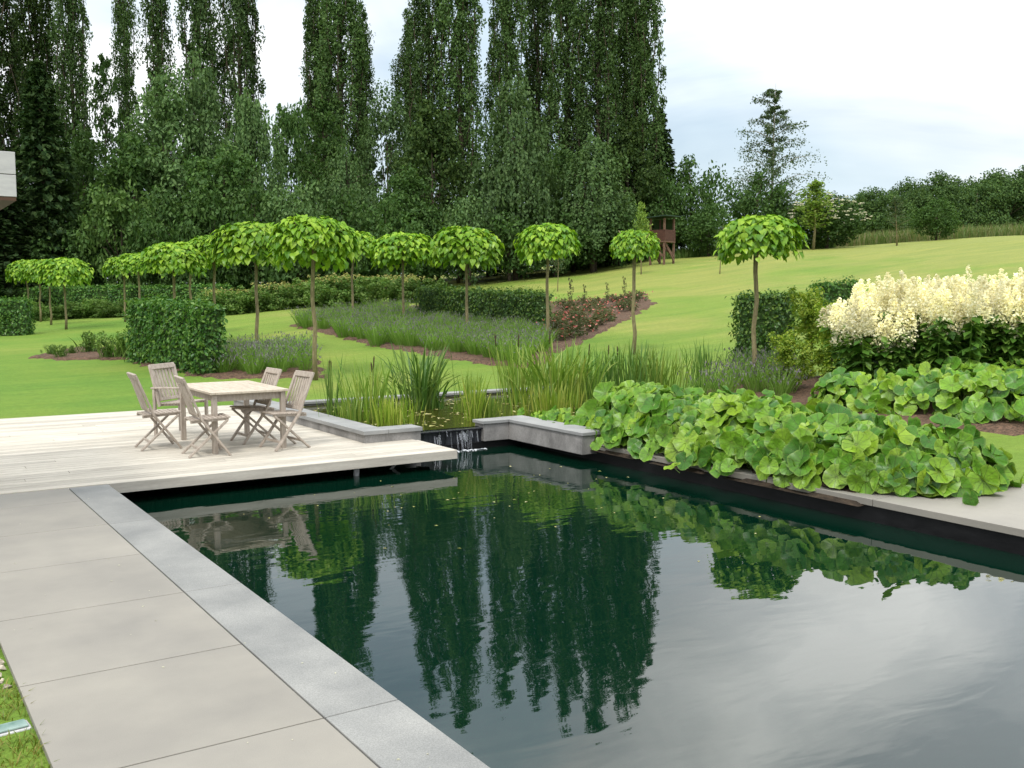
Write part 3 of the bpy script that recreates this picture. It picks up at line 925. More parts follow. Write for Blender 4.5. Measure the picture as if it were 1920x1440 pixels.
# ------------------------------------------------------------------ flat roof corner of the house, at the left edge
hx, hy = 2.2, 9.7     # filled below from the photograph's bearing
hx, hy = at(43, 8.0)
house = empty('house_canopy', (hx, hy, 0), 'corner of the flat pale boarded house roof at left edge', 'roof')
b = MB()
b.box(-5, 0, 0, .03, 2.685, 2.855); b.box(-5, 0, .001, .03, 2.861, 3.035)
b.box(-.03, -.001, .031, 3.2, 2.685, 2.855); b.box(-.03, -.001, .031, 3.2, 2.861, 3.035)
b.build('fascia_board', M['white_board'], house, bevel=.003)
b = MB(); b.box(-5, -.004, .004, 3.19, 2.655, 2.683); b.build('soffit', M['soffit'], house)
b = MB(); b.box(-5, -.032, .032, 3.2, 2.722, 3.02); b.build('roof_slab', M['wall'], house)
b = MB(); b.box(-4.6, -4.4, .3, .5, -.02, 2.688); b.build('column', M['white_board'], house)

# ------------------------------------------------------------------ plant builders
def catalpa_crown(seed, Rr=.85, H=1.08):
    """umbrella of drooping heart leaves; the lowest tips hang H below the top"""
    global R
    R = np.random.default_rng(seed)
    out = []
    for n, s0, amp in ((950, 1.0, .06), (320, .84, .07), (100, .58, .12)):
        u = R.random(n)
        th = np.arccos(1 - u * 1.22)
        ph = R.uniform(0, 2 * PI, n)
        bump = 1 + .07 * np.sin(ph * 3 + seed) + .06 * np.sin(ph * 5 + 2 * seed + th * 3)
        rr = s0 * bump * (1 + amp * R.normal(size=n))
        st, ct = np.sin(th), np.cos(th)
        q = np.clip(th / (PI / 2), 0, 1.2)
        rad = Rr * np.clip(st, 0, 1) ** .85 * rr * (1 - .06 * np.clip(q - 1, 0, 1))
        zz = H * (.44 * np.sign(ct) * np.abs(ct) ** .9 + .0) * (rr * .55 + .45) - .17 * H * np.clip(q, 0, 1.2) ** 2.2 * R.uniform(.0, 1.7, n)
        p = np.stack([rad * np.cos(ph), rad * np.sin(ph), zz], 1)
        d = np.stack([st * np.cos(ph), st * np.sin(ph), ct], 1)
        nn = nrm(d * np.array([.85, .85, .8]) + np.array([0, 0, .85]) + .36 * R.normal(size=d.shape))
        td = nrm(np.stack([np.cos(ph) * .7, np.sin(ph) * .7, -.1 - 1.35 * st ** 1.5], 1) + .38 * R.normal(size=d.shape))
        out.append(stamp(*HEART, p, frames(nn, td), R.uniform(.11, .205, n)))
    V, Fs = join(out)
    return mesh_np('catalpa_crown', V, Fs, M['catalpa'], smooth=False)


def catalpa_trunk(seed, h):
    rs = random.Random(seed)
    b = MB()
    pts = [(rs.uniform(-.03, .03) * (k > 0), rs.uniform(-.03, .03) * (k > 0), h * k / 5) for k in range(6)]
    b.tube(pts, [.056, .047, .043, .041, .041, .05], 10)
    for k in range(7):
        a = k * 2 * PI / 7 + rs.uniform(-.3, .3)
        e = (math.cos(a) * rs.uniform(.35, .55), math.sin(a) * rs.uniform(.35, .55), h + rs.uniform(.15, .4))
        m_ = (e[0] * .4, e[1] * .4, h + .05)
        b.tube([(pts[-1][0], pts[-1][1], h - .05), m_, e], [.03, .022, .01], 6)
    return b.mesh('catalpa_trunk', M['paletrunk'], True)


CC = [catalpa_crown(s) for s in (1, 2, 3, 4, 5)]
CT = [catalpa_trunk(s, 2.35) for s in (1, 2, 3)]
CAT = [  # px, d, top row, crown half width, label
    (125, 41, 485, .88, 'round headed catalpa nearest in the clump at far left'),
    (97, 45.5, 487, .88, 'second nearest catalpa of the far left clump'),
    (78, 49.5, 488, .9, 'middle catalpa of the overlapping clump at far left'),
    (56, 53.5, 489, .92, 'catalpa fourth deep in the far left clump'),
    (32, 57.5, 490, .95, 'hindmost catalpa of the far left clump, at the photo edge'),
    (236, 45, 481, .72, 'small darker catalpa standing apart before the long back hedge'),
    (264, 42, 474, .70, 'catalpa half hidden between the small dark one and the big clump'),
    (329, 30, 456, .80, 'wide catalpa crown rising behind the big leafy hedge block'),
    (360, 35, 455, .85, 'catalpa squeezed between two crowns behind the hedge block end'),
    (404, 31, 443, .75, 'catalpa whose trunk rises right behind the hedge block end'),
    (483, 26, 419, .92, 'large catalpa over the small lavender patch, left of the tallest crown'),
    (590, 20.7, 411, .78, 'near tall catalpa above the two right hand chairs'),
    (662, 38, 436, .88, 'catalpa in lavender half hidden behind the near tall crown'),
    (757, 34, 436, 1.0, 'catalpa in the lavender bed left of the low clipped hedge'),
    (876, 29.9, 428, .97, 'catalpa in the lavender before the low clipped hedge'),
    (1026, 27.6, 422, .80, 'catalpa at the right end of the clipped hedge beside the roses'),
    (1188, 24.5, 431, .56, 'smallest catalpa alone on the slope near the wooden tower'),
    (1415, 18.9, 407, .70, 'flat topped catalpa before the dark right hand hedge'),
]
for i, (px, d, top, cr, lab) in enumerate(CAT):
    x, y, z = gp(px, d)
    zt = CAMH + (556 - top) / F * d
    H = zt - z
    k = i % 3
    t = empty('catalpa_tree', (x, y, z), lab, 'tree', 'ball headed catalpa trees on the lawn', rz=i * 1.7)
    cs = cr / .86
    hs_ = cs * (1.12 if cr < .7 else .98)
    cz = H - .50 * hs_
    tr = link('trunk', CT[k], t); tr.scale = (1, 1, (cz - .10) / 2.35)
    cr_ = link('crown', CC[i % 5], t); cr_.location = (0, 0, cz)
    vr_ = random.Random(i * 13 + 5)
    cr_.scale = (cs * vr_.uniform(.93, 1.07), cs * vr_.uniform(.93, 1.07), hs_ * vr_.uniform(.92, 1.06)); cr_.rotation_euler = (vr_.uniform(-.09, .09), vr_.uniform(-.09, .09), vr_.uniform(0, 6))

# hedges
def hedge(label, p0, p1, thick, h, mat, leaf=.075, dens=420, name='clipped_hedge', group='clipped hedges in the garden'):
    (x0, y0), (x1, y1) = at(*p0), at(*p1)
    Ln = math.hypot(x1 - x0, y1 - y0)
    a = math.atan2(y1 - y0, x1 - x0)
    zA, zB = gp(*p0)[2], gp(*p1)[2]
    t = empty(name, (x0, y0, min(zA, zB)), label, 'hedge', group, rz=a)
    dz = [zA - min(zA, zB), zB - min(zA, zB)]
    def top(u): return dz[0] + (dz[1] - dz[0]) * u / Ln
    parts = []
    faces = [('f', Ln * h), ('k', Ln * h), ('t', Ln * thick), ('l', thick * h), ('r', thick * h)]
    for f, area in faces:
        n = int(area * dens * (.5 if f == 'k' else 1.4))
        u, v = R.random(n), R.random(n)
        dep = np.abs(R.normal(0, .06, n)) * np.where(R.random(n) < .25, -1.0, 1.0) - .02
        if f == 'f': p, nr = np.stack([u * Ln, dep, v * h], 1), (0, -1, 0)
        if f == 'k': p, nr = np.stack([u * Ln, thick - dep, v * h], 1), (0, 1, 0)
        if f == 't': p, nr = np.stack([u * Ln, v * thick, h - dep], 1), (0, 0, 1)
        if f == 'l': p, nr = np.stack([dep, u * thick, v * h], 1), (-1, 0, 0)
        if f == 'r': p, nr = np.stack([Ln - dep, u * thick, v * h], 1), (1, 0, 0)
        wob = .035 * np.sin(p[:, 0] * 3.1 + p[:, 2] * 2.3) + .03 * np.sin(p[:, 0] * 7.7 - p[:, 2] * 5.1 + p[:, 1] * 4) + .02 * np.sin(p[:, 0] * 13 + p[:, 2] * 11)
        p = p + np.array(nr) * (wob * (1.0 if f != 't' else .6))[:, None]
        p[:, 2] += top(p[:, 0])
        nn = nrm(np.array(nr) + np.array([0, 0, .35]) + .6 * R.normal(size=p.shape))
        td = nrm(np.array(nr) * .6 + np.array([0, 0, -.5]) + .6 * R.normal(size=p.shape))
        parts.append(stamp(*LEAF, p, frames(nn, td), leaf * R.uniform(.7, 1.4, n)))
    V, Fs = join(parts)
    link('foliage', mesh_np('hedge_foliage', V, Fs, mat), t)
    b = MB()
    i_ = .07
    n0 = 0
    b.v = [(i_, i_, -.1), (Ln - i_, i_, -.1), (Ln - i_, thick - i_, -.1), (i_, thick - i_, -.1),
           (i_, i_, h - i_ + dz[0]), (Ln - i_, i_, h - i_ + dz[1]), (Ln - i_, thick - i_, h - i_ + dz[1]), (i_, thick - i_, h - i_ + dz[0])]
    b.f = [(0, 3, 2, 1), (4, 5, 6, 7), (0, 1, 5, 4), (1, 2, 6, 5), (2, 3, 7, 6), (3, 0, 4, 7)]
    b.build('branches', M['twig'], t)  # solid twig-coloured core, added to block light through the leaf shell
    return t


hedge('large leafy hedge block standing behind the armchair', (242, 25.7), (374, 22.3), .62, 1.56, M['hedge'], .10, 340)
hedge('low clipped hedge in the middle of the lavender bed', (782, 36), (1004, 30.6), .62, 1.22, M['hedgedark'], .085, 380)
hedge('dark clipped hedge behind the flat topped catalpa', (1380, 22.5), (1488, 22.1), .55, 1.5, M['hedgedark'], .08, 460)
hedge('short pale topped hedge left of the cream plumes', (1528, 25.5), (1610, 25.5), .6, 1.45, M['hedge'], .08, 380)
hedge('hedge end at the far left photo edge, beside the catalpa clump', (-220, 37), (52, 38), 1.0, 1.36, M['hedge'], .10, 240)
hedge('long dark hedge running along the back of the left lawn', (-120, 57), (246, 54), 1.0, 1.55, M['hedge'], .13, 130)
hedge('lighter hedge stretch behind the hedge block, right of the long back hedge', (252, 55), (412, 52), 1.0, 1.45, M['hedge'], .13, 150)

# beds
bed = poly_w([(545, 36.5), (603, 32.9), (702, 27.3), (830, 23.75), (955, 22.1), (1020, 22.5), (1046, 25.5), (1226, 38.5), (1205, 43), (1060, 42), (1000, 44), (760, 45), (600, 40)])
sheet('mulch_bed', bed, M['mulch'], .04, .16, 'bark mulch under the lavender and rose bed', 'mulch')
sheet('mulch_patch', poly_w([(55, 27.6), (120, 26.4), (240, 26.2), (300, 25), (255, 29.2), (150, 30.5)]), M['mulch'], .04, .16, 'bare bark mulch patch left of the hedge block', 'mulch')
sheet('hedge_mulch', poly_w([(380, 21.9), (600, 20.9), (600, 22.5), (585, 25), (420, 26), (250, 25.2)]), M['mulch'], .03, .16, 'mulch under the small lavender patch', 'mulch')
sheet('plume_bed', [(9.0, 6.0), (10.2, 6.0), (10.4, 11.8), (9.5, 12.0), (8.15, 12.0), (8.15, 6.2)], M['soil'], .05, .3, 'soil under the near butterbur', 'soil')
sheet('border_soil', poly_w([(1480, 14.6), (1760, 13.4), (2200, 13.0), (2600, 13), (2600, 20), (1560, 20), (1340, 19), (1300, 17)]), M['mulch'], .04, .35, 'mulch under the plume border', 'mulch')


def lavender(name, poly, label, step, Hh, lam_g, lam_t, per=85, tipf=.75, front_less=None):
    xs = [p[0] for p in poly]; ys = [p[1] for p in poly]
    X, Y = np.meshgrid(np.arange(min(xs), max(xs), step), np.arange(min(ys), max(ys), step))
    X = X.ravel() + R.normal(0, step * .16, X.size); Y = Y.ravel() + R.normal(0, step * .16, Y.size)
    k = in_poly(X, Y, poly)
    X, Y = X[k], Y[k]
    n = len(X)
    Z = TU(X, Y)
    c = np.stack([X, Y, Z], 1).repeat(per, 0)
    az = R.uniform(0, 2 * PI, n * per)
    rr = step * .27 * np.sqrt(R.random(n * per))
    c[:, 0] += np.cos(az) * rr; c[:, 1] += np.sin(az) * rr
    hh = (Hh * R.uniform(.8, 1.15, n)).repeat(per) * R.uniform(.55, 1.05, n * per)
    V, Fs, tip = blades(c, az, hh, .011 * (step / .6) ** .5, rr / (step * .3) * .55, .12, 3)
    nf = sum(len(f) for f in Fs)
    tk = R.random(len(tip)) < tipf
    tip = tip[tk] - np.array([0, 0, .03])
    up = nrm(np.array([0, 0, 1.]) + .35 * R.normal(size=tip.shape))
    V2, F2 = stamp(*NEEDLE, tip, frames(rnd_dir(len(tip)), up), .085 * R.uniform(.7, 1.3, len(tip)))
    VV, FF = join([(V, Fs), (V2, F2)])
    midx = np.concatenate([np.zeros(nf), np.ones(len(F2[0]))])
    o = link(name, mesh_np(name, VV, FF, [lam_g, lam_t], midx))
    return tag(o, label, 'lavender', kind='stuff')


lavender('lavender', poly_w([(556, 36.2), (610, 32.8), (705, 27.3), (830, 23.9), (950, 22.3), (1005, 22.8), (1022, 25.5), (1010, 29.5), (780, 35.2), (760, 42), (620, 40)]),
         'wide lavender bed around the low clipped hedge', .68, .62, M['lavgreen'], M['lavtip'], 190, .34)
lavender('lavender', poly_w([(412, 22.3), (578, 21.2), (582, 22.5), (560, 25.2), (425, 26)]), 'small lavender patch right of the hedge block', .5, .62, M['lavgreen'], M['lavtip'], 130, .6)
lavender('pale_spikes', poly_w([(790, 39), (1010, 33.5), (1030, 37), (1000, 42), (800, 43)]), 'pale green spiky perennials behind the low clipped hedge', .6, .85, M['perennial'], M['lavgreen'], 60, .8)
lavender('catmint', poly_w([(1310, 17.2), (1500, 16.8), (1505, 20), (1390, 20.5), (1330, 19)]), 'hazy mauve catmint around the trunk of the flat topped catalpa', .5, .62, M['lavgreen'], M['lavtip'], 70, .8)

# ---------------------------------------------------------------- trees
def tree_mesh_poplar(seed, mat, H=28.0, Rr=2.4, per=125, nb=30):
    global R
    R = np.random.default_rng(seed)
    env = lambda t: Rr * np.interp(t, [0, .06, .15, .35, .6, .85, 1], [.5, .8, .95, 1, .95, .72, .15])
    b = MB()
    lean = R.normal(0, .25, 2)
    b.tube([(lean[0] * t, lean[1] * t, H * t) for t in np.linspace(0, .96, 7)], list(np.linspace(.42, .05, 7)), 8)
    C, rad = [], []
    for k in range(nb):
        hs0 = H * (.03 + .72 * (k / nb) ** 1.05) + R.uniform(-.5, .5)
        he = min(H * R.uniform(.96, 1.0), hs0 + R.uniform(.2, .36) * H)
        a = k * 2.399 + R.uniform(-.4, .4)
        re = env(he / H) * R.uniform(.55, 1.1)
        rm = env((hs0 + he) / 2 / H) * R.uniform(.7, 1.05)
        pts = []
        for t in np.linspace(0, 1, 7):
            r_ = rm * math.sin(PI * min(1, t * .9 + .05)) * .75 + re * t * .5
            pts.append((math.cos(a) * r_ + lean[0] * t, math.sin(a) * r_ + lean[1] * t, hs0 + (he - hs0) * t))
        b.tube(pts[::2], [.09, .07, .05, .035, .015], 5)
        for p in pts[1:]:
            C.append(np.array(p) + R.normal(0, .2, 3)); rad.append(R.uniform(.40, 1.0))
    for t in np.linspace(.1, .99, 18):
        C.append(np.array([R.normal(0, .35) * (1 - t), R.normal(0, .35) * (1 - t), H * t])); rad.append(.55 if t > .9 else .7)
    V, Fs = clump_leaves(np.array(C), rad, per, .27, (1, 1, 1.5), up=.4)
    return mesh_np('poplar_crown', V, Fs, mat), b.mesh('poplar_trunk', M['bark'], True), H, Rr


def tree_mesh_round(seed, mat, H=12.0, Rr=4.0, K=70, per=120, size=.34, base=.10, shape=1.0, clump=.26, bark='bark'):
    global R
    R = np.random.default_rng(seed)
    b = MB()
    b.tube([(0, 0, -.3), (.05, 0, H * .2), (.1, .1, H * .45), (0, .1, H * .8)], [.045 * Rr, .036 * Rr, .025 * Rr, .006 * Rr], 8)
    d = rnd_dir(K)
    rr = R.uniform(.35, 1.0, K) ** .55
    cz = H * (base + (1 - base) * .48)
    hz = H * (1 - base) * .5
    c = d * rr[:, None] * np.array([Rr * .86, Rr * .86, hz * .9]) + np.array([0, 0, cz])
    # a lobed, uneven outline
    lob = 1 + .14 * np.sin(np.arctan2(d[:, 1], d[:, 0]) * 3 + seed) + .1 * np.sin(d[:, 2] * 6 + seed * 2)
    c[:, :2] *= (lob * (1 - .35 * shape * np.clip(d[:, 2], -.2, 1)))[:, None]
    for k in range(0, K, 4):
        st_ = np.array([0, 0, H * R.uniform(.15, .5)])
        b.tube([st_, (st_ + c[k]) / 2 + np.array([0, 0, .2]), c[k]], [.012 * Rr, .008 * Rr, .003 * Rr], 5)
    V, Fs = clump_leaves(c, R.uniform(.7, 1.3, K) * clump * Rr, per, size, (1, 1, .8), up=.55)
    return mesh_np('round_crown', V, Fs, mat), b.mesh('round_trunk', M[bark], True), H, Rr


def tree_mesh_weeping(seed, mat, H=14.0, Rr=4.0, K=95, size=.34):
    global R
    R = np.random.default_rng(seed)
    b = MB()
    b.tube([(0, 0, -.3), (.1, 0, H * .3), (0, .15, H * .6), (.1, 0, H * .92)], [.26, .2, .13, .03], 8)
    parts = []
    for k in range(K):
        a = R.uniform(0, 2 * PI)
        t = R.random() ** .8
        r_ = Rr * np.sqrt(t) * R.uniform(.6, 1.05)
        z = H * (1 - .55 * t) * R.uniform(.9, 1.0)
        if R.random() < .35: z *= R.uniform(.45, .8)
        c = np.array([math.cos(a) * r_, math.sin(a) * r_, z])
        if k % 4 == 0:
            b.tube([(0, 0, z * .6), tuple(c * np.array([.5, .5, 1]) + np.array([0, 0, -.3])), tuple(c)], [.07, .05, .02], 5)
        ns = 11
        for s in range(ns):
            L_ = R.uniform(.12, .28) * H * min(1, z / (H * .4))
            off = R.normal(0, .42, 3) * np.array([1, 1, .4])
            m_ = 13
            tt = R.random(m_)
            p = c + off + np.stack([math.cos(a) * .5 * tt, math.sin(a) * .5 * tt, -L_ * tt + .3 * np.sin(tt * PI)], 1)
            p += R.normal(0, .06, p.shape)
            p[:, 2] = np.maximum(p[:, 2], .3)
            nn = nrm(np.array([math.cos(a), math.sin(a), .5]) + .7 * R.normal(size=p.shape))
            td = nrm(np.array([0, 0, -1.]) + .45 * R.normal(size=p.shape))
            parts.append(stamp(*LEAF, p, frames(nn, td), size * R.uniform(.7, 1.2, m_)))
    V, Fs = join(parts)
    return mesh_np('weeping_crown', V, Fs, mat), b.mesh('weeping_trunk', M['bark'], True), H, Rr


def tree_mesh_conifer(seed, mat, H=15.0, Rr=3.2, tiers=30, nb=8, per=46):
    global R
    R = np.random.default_rng(seed)
    b = MB()
    b.tube([(0, 0, -.3), (0, 0, H * .5), (0, 0, H * .97)], [.28, .15, .02], 8)
    parts = []
    for i in range(tiers):
        t = (i + .5) / tiers
        z = H * (.04 + .95 * t)
        ln = Rr * (1 - t) ** .75 * R.uniform(.8, 1.12) + .15
        for k in range(nb):
            a = k * 2 * PI / nb + i * 1.3 + R.uniform(-.25, .25)
            l = ln * R.uniform(.75, 1.1)
            u = R.random(per) ** .7
            side = R.normal(0, .16, per) * (1.2 - u) * l * .9
            p = np.stack([math.cos(a) * u * l - math.sin(a) * side, math.sin(a) * u * l + math.cos(a) * side, z - .28 * l * u ** 1.6 + .12 * u ** 4 * l + R.normal(0, .10, per)], 1)
            nn = nrm(np.array([math.cos(a) * .5, math.sin(a) * .5, .9]) + .6 * R.normal(size=p.shape))
            td = nrm(np.array([math.cos(a), math.sin(a), -.5]) + .5 * R.normal(size=p.shape))
            parts.append(stamp(*LEAF, p, frames(nn, td), .42 * R.uniform(.6, 1.2, per)))
            if k % 2 == 0: b.tube([(0, 0, z), (math.cos(a) * l * .7, math.sin(a) * l * .7, z - .2 * l)], [.04, .01], 4)
    V, Fs = join(parts)
    return mesh_np('conifer_crown', V, Fs, mat), b.mesh('conifer_trunk', M['bark'], True), H, Rr


def tree_mesh_sparse(seed, mat, H=13.0, Rr=3.2, nb=38, per=62, size=.24, bark='birchbark', start=.14, rise=.35, droop=.3, wild=0):
    global R
    R = np.random.default_rng(seed)
    b = MB()
    top = R.normal(0, .2, 2)
    b.tube([(0, 0, -.3), (top[0] * .3, 0, H * .3), (top[0] * .5, top[1] * .6, H * .65), (top[0], top[1], H)], [.03 * Rr + .04, .026 * Rr + .02, .014 * Rr + .01, .01], 8)
    parts = []
    for k in range(nb):
        t = start + (.97 - start) * k / nb
        z = H * t
        a = k * 2.399 + R.uniform(-.5, .5)
        l = Rr * np.interp(t, [0, .25, .5, .8, 1], [.7, 1, .85, .45, .12]) * (R.uniform(.35, 1.35) if wild else R.uniform(.6, 1.15))
        e = np.array([math.cos(a) * l, math.sin(a) * l, z + l * rise * R.uniform(.4, 1.4)])
        s0 = np.array([top[0] * t, top[1] * t, z])
        m_ = (s0 + e) / 2 + np.array([0, 0, .12 * l])
        b.tube([s0, m_, e], [.010 * Rr + .008, .007 * Rr + .004, .004], 5)
        u = R.uniform(.2, 1.02, per)
        p = s0 + (e - s0) * u[:, None] + R.normal(0, (.08 if wild else .13) * (l + .5), (per, 3)) * np.array([1, 1, .7])
        p[:, 2] += .12 * l * np.sin(u * PI) - droop * np.abs(R.normal(0, .5, per)) * l * .5
        nn = nrm(R.normal(size=p.shape) + np.array([0, 0, .5]))
        parts.append(stamp(*LEAF, p, frames(nn, nrm(np.array([0, 0, -.7]) + .7 * R.normal(size=p.shape))), size * R.uniform(.7, 1.3, per)))
    V, Fs = join(parts)
    return mesh_np('sparse_crown', V, Fs, mat), b.mesh('sparse_trunk', M[bark], True), H, Rr


PR = {}


def norm_tree(q):
    crown, trunk, H, Rr = q
    co = np.empty(len(crown.vertices) * 3, np.float32)
    crown.vertices.foreach_get('co', co)
    co = co.reshape(-1, 3)
    return crown, trunk, float(np.percentile(co[:, 2], 99.7)), float(np.percentile(np.hypot(co[:, 0], co[:, 1]), 95))


for i in range(3):
    PR['poplar%d' % i] = tree_mesh_poplar(20 + i, M['poplar'])
PR['poplar3'] = tree_mesh_poplar(31, M['poplardark'], 28, 2.4, 125, 30)
PR['poplar4'] = tree_mesh_poplar(33, M['poplar'], 28, 1.7, 120, 24)
for i in range(3):
    PR['round%d' % i] = tree_mesh_round(40 + i, M['broad'])
PR['roundpale0'] = tree_mesh_round(44, M['willow'], 13, 4, 80, 130, .28, .06, 1.3, .24)
PR['roundpale1'] = tree_mesh_round(45, M['willow'], 13, 4, 80, 120, .28, .06, 1.6, .22)
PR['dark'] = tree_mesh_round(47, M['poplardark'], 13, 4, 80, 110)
for i in range(2):
    PR['bush%d' % i] = tree_mesh_round(50 + i, M['broad'], 5, 2.8, 60, 90, .24, .02, .4, .28)
PR['bushlight'] = tree_mesh_round(53, M['broadlight'], 4, 2.2, 45, 80, .20, .02, .4, .28)
PR['bushwillow'] = tree_mesh_round(54, M['willow'], 5, 2.8, 55, 85, .24, .03, .5, .27)
for i in range(2):
    PR['weep%d' % i] = tree_mesh_weeping(60 + i, M['willow'])
for i in range(2):
    PR['conifer%d' % i] = tree_mesh_conifer(70 + i, M['conifer'])
PR['birch'] = tree_mesh_sparse(80, M['birch'], 13, 3.2, 52, 220, .16, droop=.5, wild=1)
PR['open'] = tree_mesh_sparse(81, M['broad'], 14, 3.2, 46, 95, .32, 'bark', .1, .5)
PR['open2'] = tree_mesh_sparse(82, M['willow'], 13, 3.4, 44, 90, .30, 'bark', .08, .45)
PR['sapling'] = tree_mesh_sparse(83, M['light'], 4.5, .95, 34, 50, .15, 'paletrunk', .28, .8, .1)
PR['thinsapling'] = tree_mesh_sparse(84, M['birch'], 4.2, .8, 26, 34, .13, 'paletrunk', .3, .6, .1)
for i in range(3):
    PR['far%d' % i] = tree_mesh_round(90 + i, M['far'], 13, 6.0, 80, 190, .40, .02, .10, .25)


PR = {k: norm_tree(q) for k, q in PR.items()}


def tree(kind, px, d, top, wpx, label, cat='tree', group=None, name=None, rz=None, lean=0.0, zoff=0.0):
    """kind, bearing, distance, row of the top, width in photo pixels at its widest"""
    crown, trunk, H0, R0 = PR[kind]
    x, y, z = gp(px, d, zoff)
    H = CAMH + (556 - top) / F * d - z
    W = wpx / F * d / 2
    nm = name or {'pop': 'poplar_tree', 'rou': 'leafy_tree', 'dar': 'leafy_tree', 'bus': 'leafy_bush', 'wee': 'weeping_tree', 'con': 'conifer_tree', 'bir': 'birch_tree',
                  'ope': 'leafy_tree', 'sap': 'young_tree', 'thi': 'young_tree', 'far': 'far_tree'}[kind[:3]]
    t = empty(nm, (x, y, z), label, cat, group, rz=px * .37 if rz is None else rz, scale=(W / R0, W / R0, H / H0))
    if lean: t.rotation_euler = (lean * SY, lean * CY, 0)
    link('trunk', trunk, t); link('crown', crown, t)
    return t


PG = 'row of tall poplars behind the garden'
for kind, px, d, top, w, lab in [
    ('poplar3', 15, 72, -170, 88, 'dark poplar at the far left photo edge, above the roof corner'),
    ('poplar3', 90, 78, -185, 80, 'dark poplar second from the left edge, behind the dark conifer'),
    ('poplar0', 156, 76, -175, 68, 'dark poplar on the left with bright sky to its right'),
    ('poplar4', 252, 82, -125, 44, 'thinnest poplar, sky on both sides, third gap from the left'),
    ('poplar4', 311, 80, -140, 54, 'narrow poplar between the thinnest one and the close pair'),
    ('poplar1', 385, 78, -170, 76, 'left poplar of the close pair above the left lawn'),
    ('poplar0', 463, 78, -165, 78, 'right poplar of the close pair, broad sky gap to its right'),
    ('poplar2', 602, 80, -105, 70, 'slim poplar on the left of the loose airy group'),
    ('poplar1', 642, 77, -140, 92, 'tall leader of the loose airy poplar group'),
    ('poplar4', 684, 80, 28, 52, 'short poplar on the right shoulder of the airy group'),
    ('poplar4', 768, 82, 40, 58, 'short poplar with a blunt tip left of the middle pair'),
    ('poplar2', 803, 77, -120, 80, 'tall poplar left of the middle pair'),
    ('poplar0', 868, 76, -175, 90, 'tall poplar right of the middle pair, narrow sky slit beside it'),
    ('poplar1', 952, 78, -130, 80, 'poplar right of the narrow sky slit, behind the weeping tree'),
    ('poplar4', 1008, 82, -140, 66, 'slim poplar inside the right hand group'),
    ('poplar2', 1062, 77, -155, 84, 'poplar in the middle of the dense right hand group'),
    ('poplar0', 1122, 75, -175, 92, 'broad poplar in the dense group, left of the last two'),
    ('poplar1', 1165, 79, -150, 76, 'poplar second from the right end of the row'),
    ('poplar2', 1202, 76, -125, 80, 'last poplar at the right end of the row'),
]:
    tree(kind, px, d, top, w * 1.02, lab, 'poplar', PG)

for kind, px, d, top, w, lab in [
    ('conifer0', 92, 60, 128, 165, 'dark pointed conifer above the left hand catalpa clump'),
    ('conifer1', 18, 57, 330, 170, 'low spreading dark conifer under the roof corner'),
    ('open', 212, 74, 118, 90, 'open dark tree filling the gap before the thinnest poplar'),
    ('round0', 165, 66, 250, 150, 'dark leafy tree right of the pointed conifer'),
    ('round1', 262, 62, 268, 170, 'mid green leafy tree below the thinnest poplar'),
    ('roundpale0', 328, 64, 150, 190, 'pale green open tree with a rounded top left of the close pair'),
    ('roundpale1', 392, 66, 120, 150, 'pale green tree before the left poplar of the close pair'),
    ('weep0', 480, 66, 192, 150, 'weeping tree below the sky gap beside the close pair'),
    ('round2', 430, 60, 290, 170, 'bushy tree between the pale open tree and weeping tree'),
    ('round2', 552, 72, 205, 90, 'slender dark tree at the foot of the big sky gap'),
    ('open', 615, 68, 196, 130, 'open tree before the airy poplars, sky showing through'),
    ('roundpale1', 728, 70, 172, 140, 'open branched tree in the gap right of the airy poplars'),
    ('weep1', 655, 62, 285, 150, 'pale low tree under the airy poplars'),
    ('dark', 810, 66, 205, 150, 'dark leafy tree at the foot of the middle pair'),
    ('round0', 770, 60, 320, 130, 'mid green tree between open tree and the dark one'),
    ('weep1', 966, 62, 168, 178, 'large weeping tree with hanging grey green branches in the centre'),
    ('weep0', 1110, 64, 268, 170, 'broad weeping tree right of the large central one'),
    ('round1', 1045, 66, 285, 110, 'dark tree between the two weeping trees'),
    ('dark', 1175, 74, 235, 120, 'dark tree under the last poplars'),
    ('conifer1', 1232, 78, 212, 96, 'dark tree with layered branches at the right end of the woods'),
]:
    tree(kind, px, d, top, w, lab, 'tree', 'trees below the poplars')

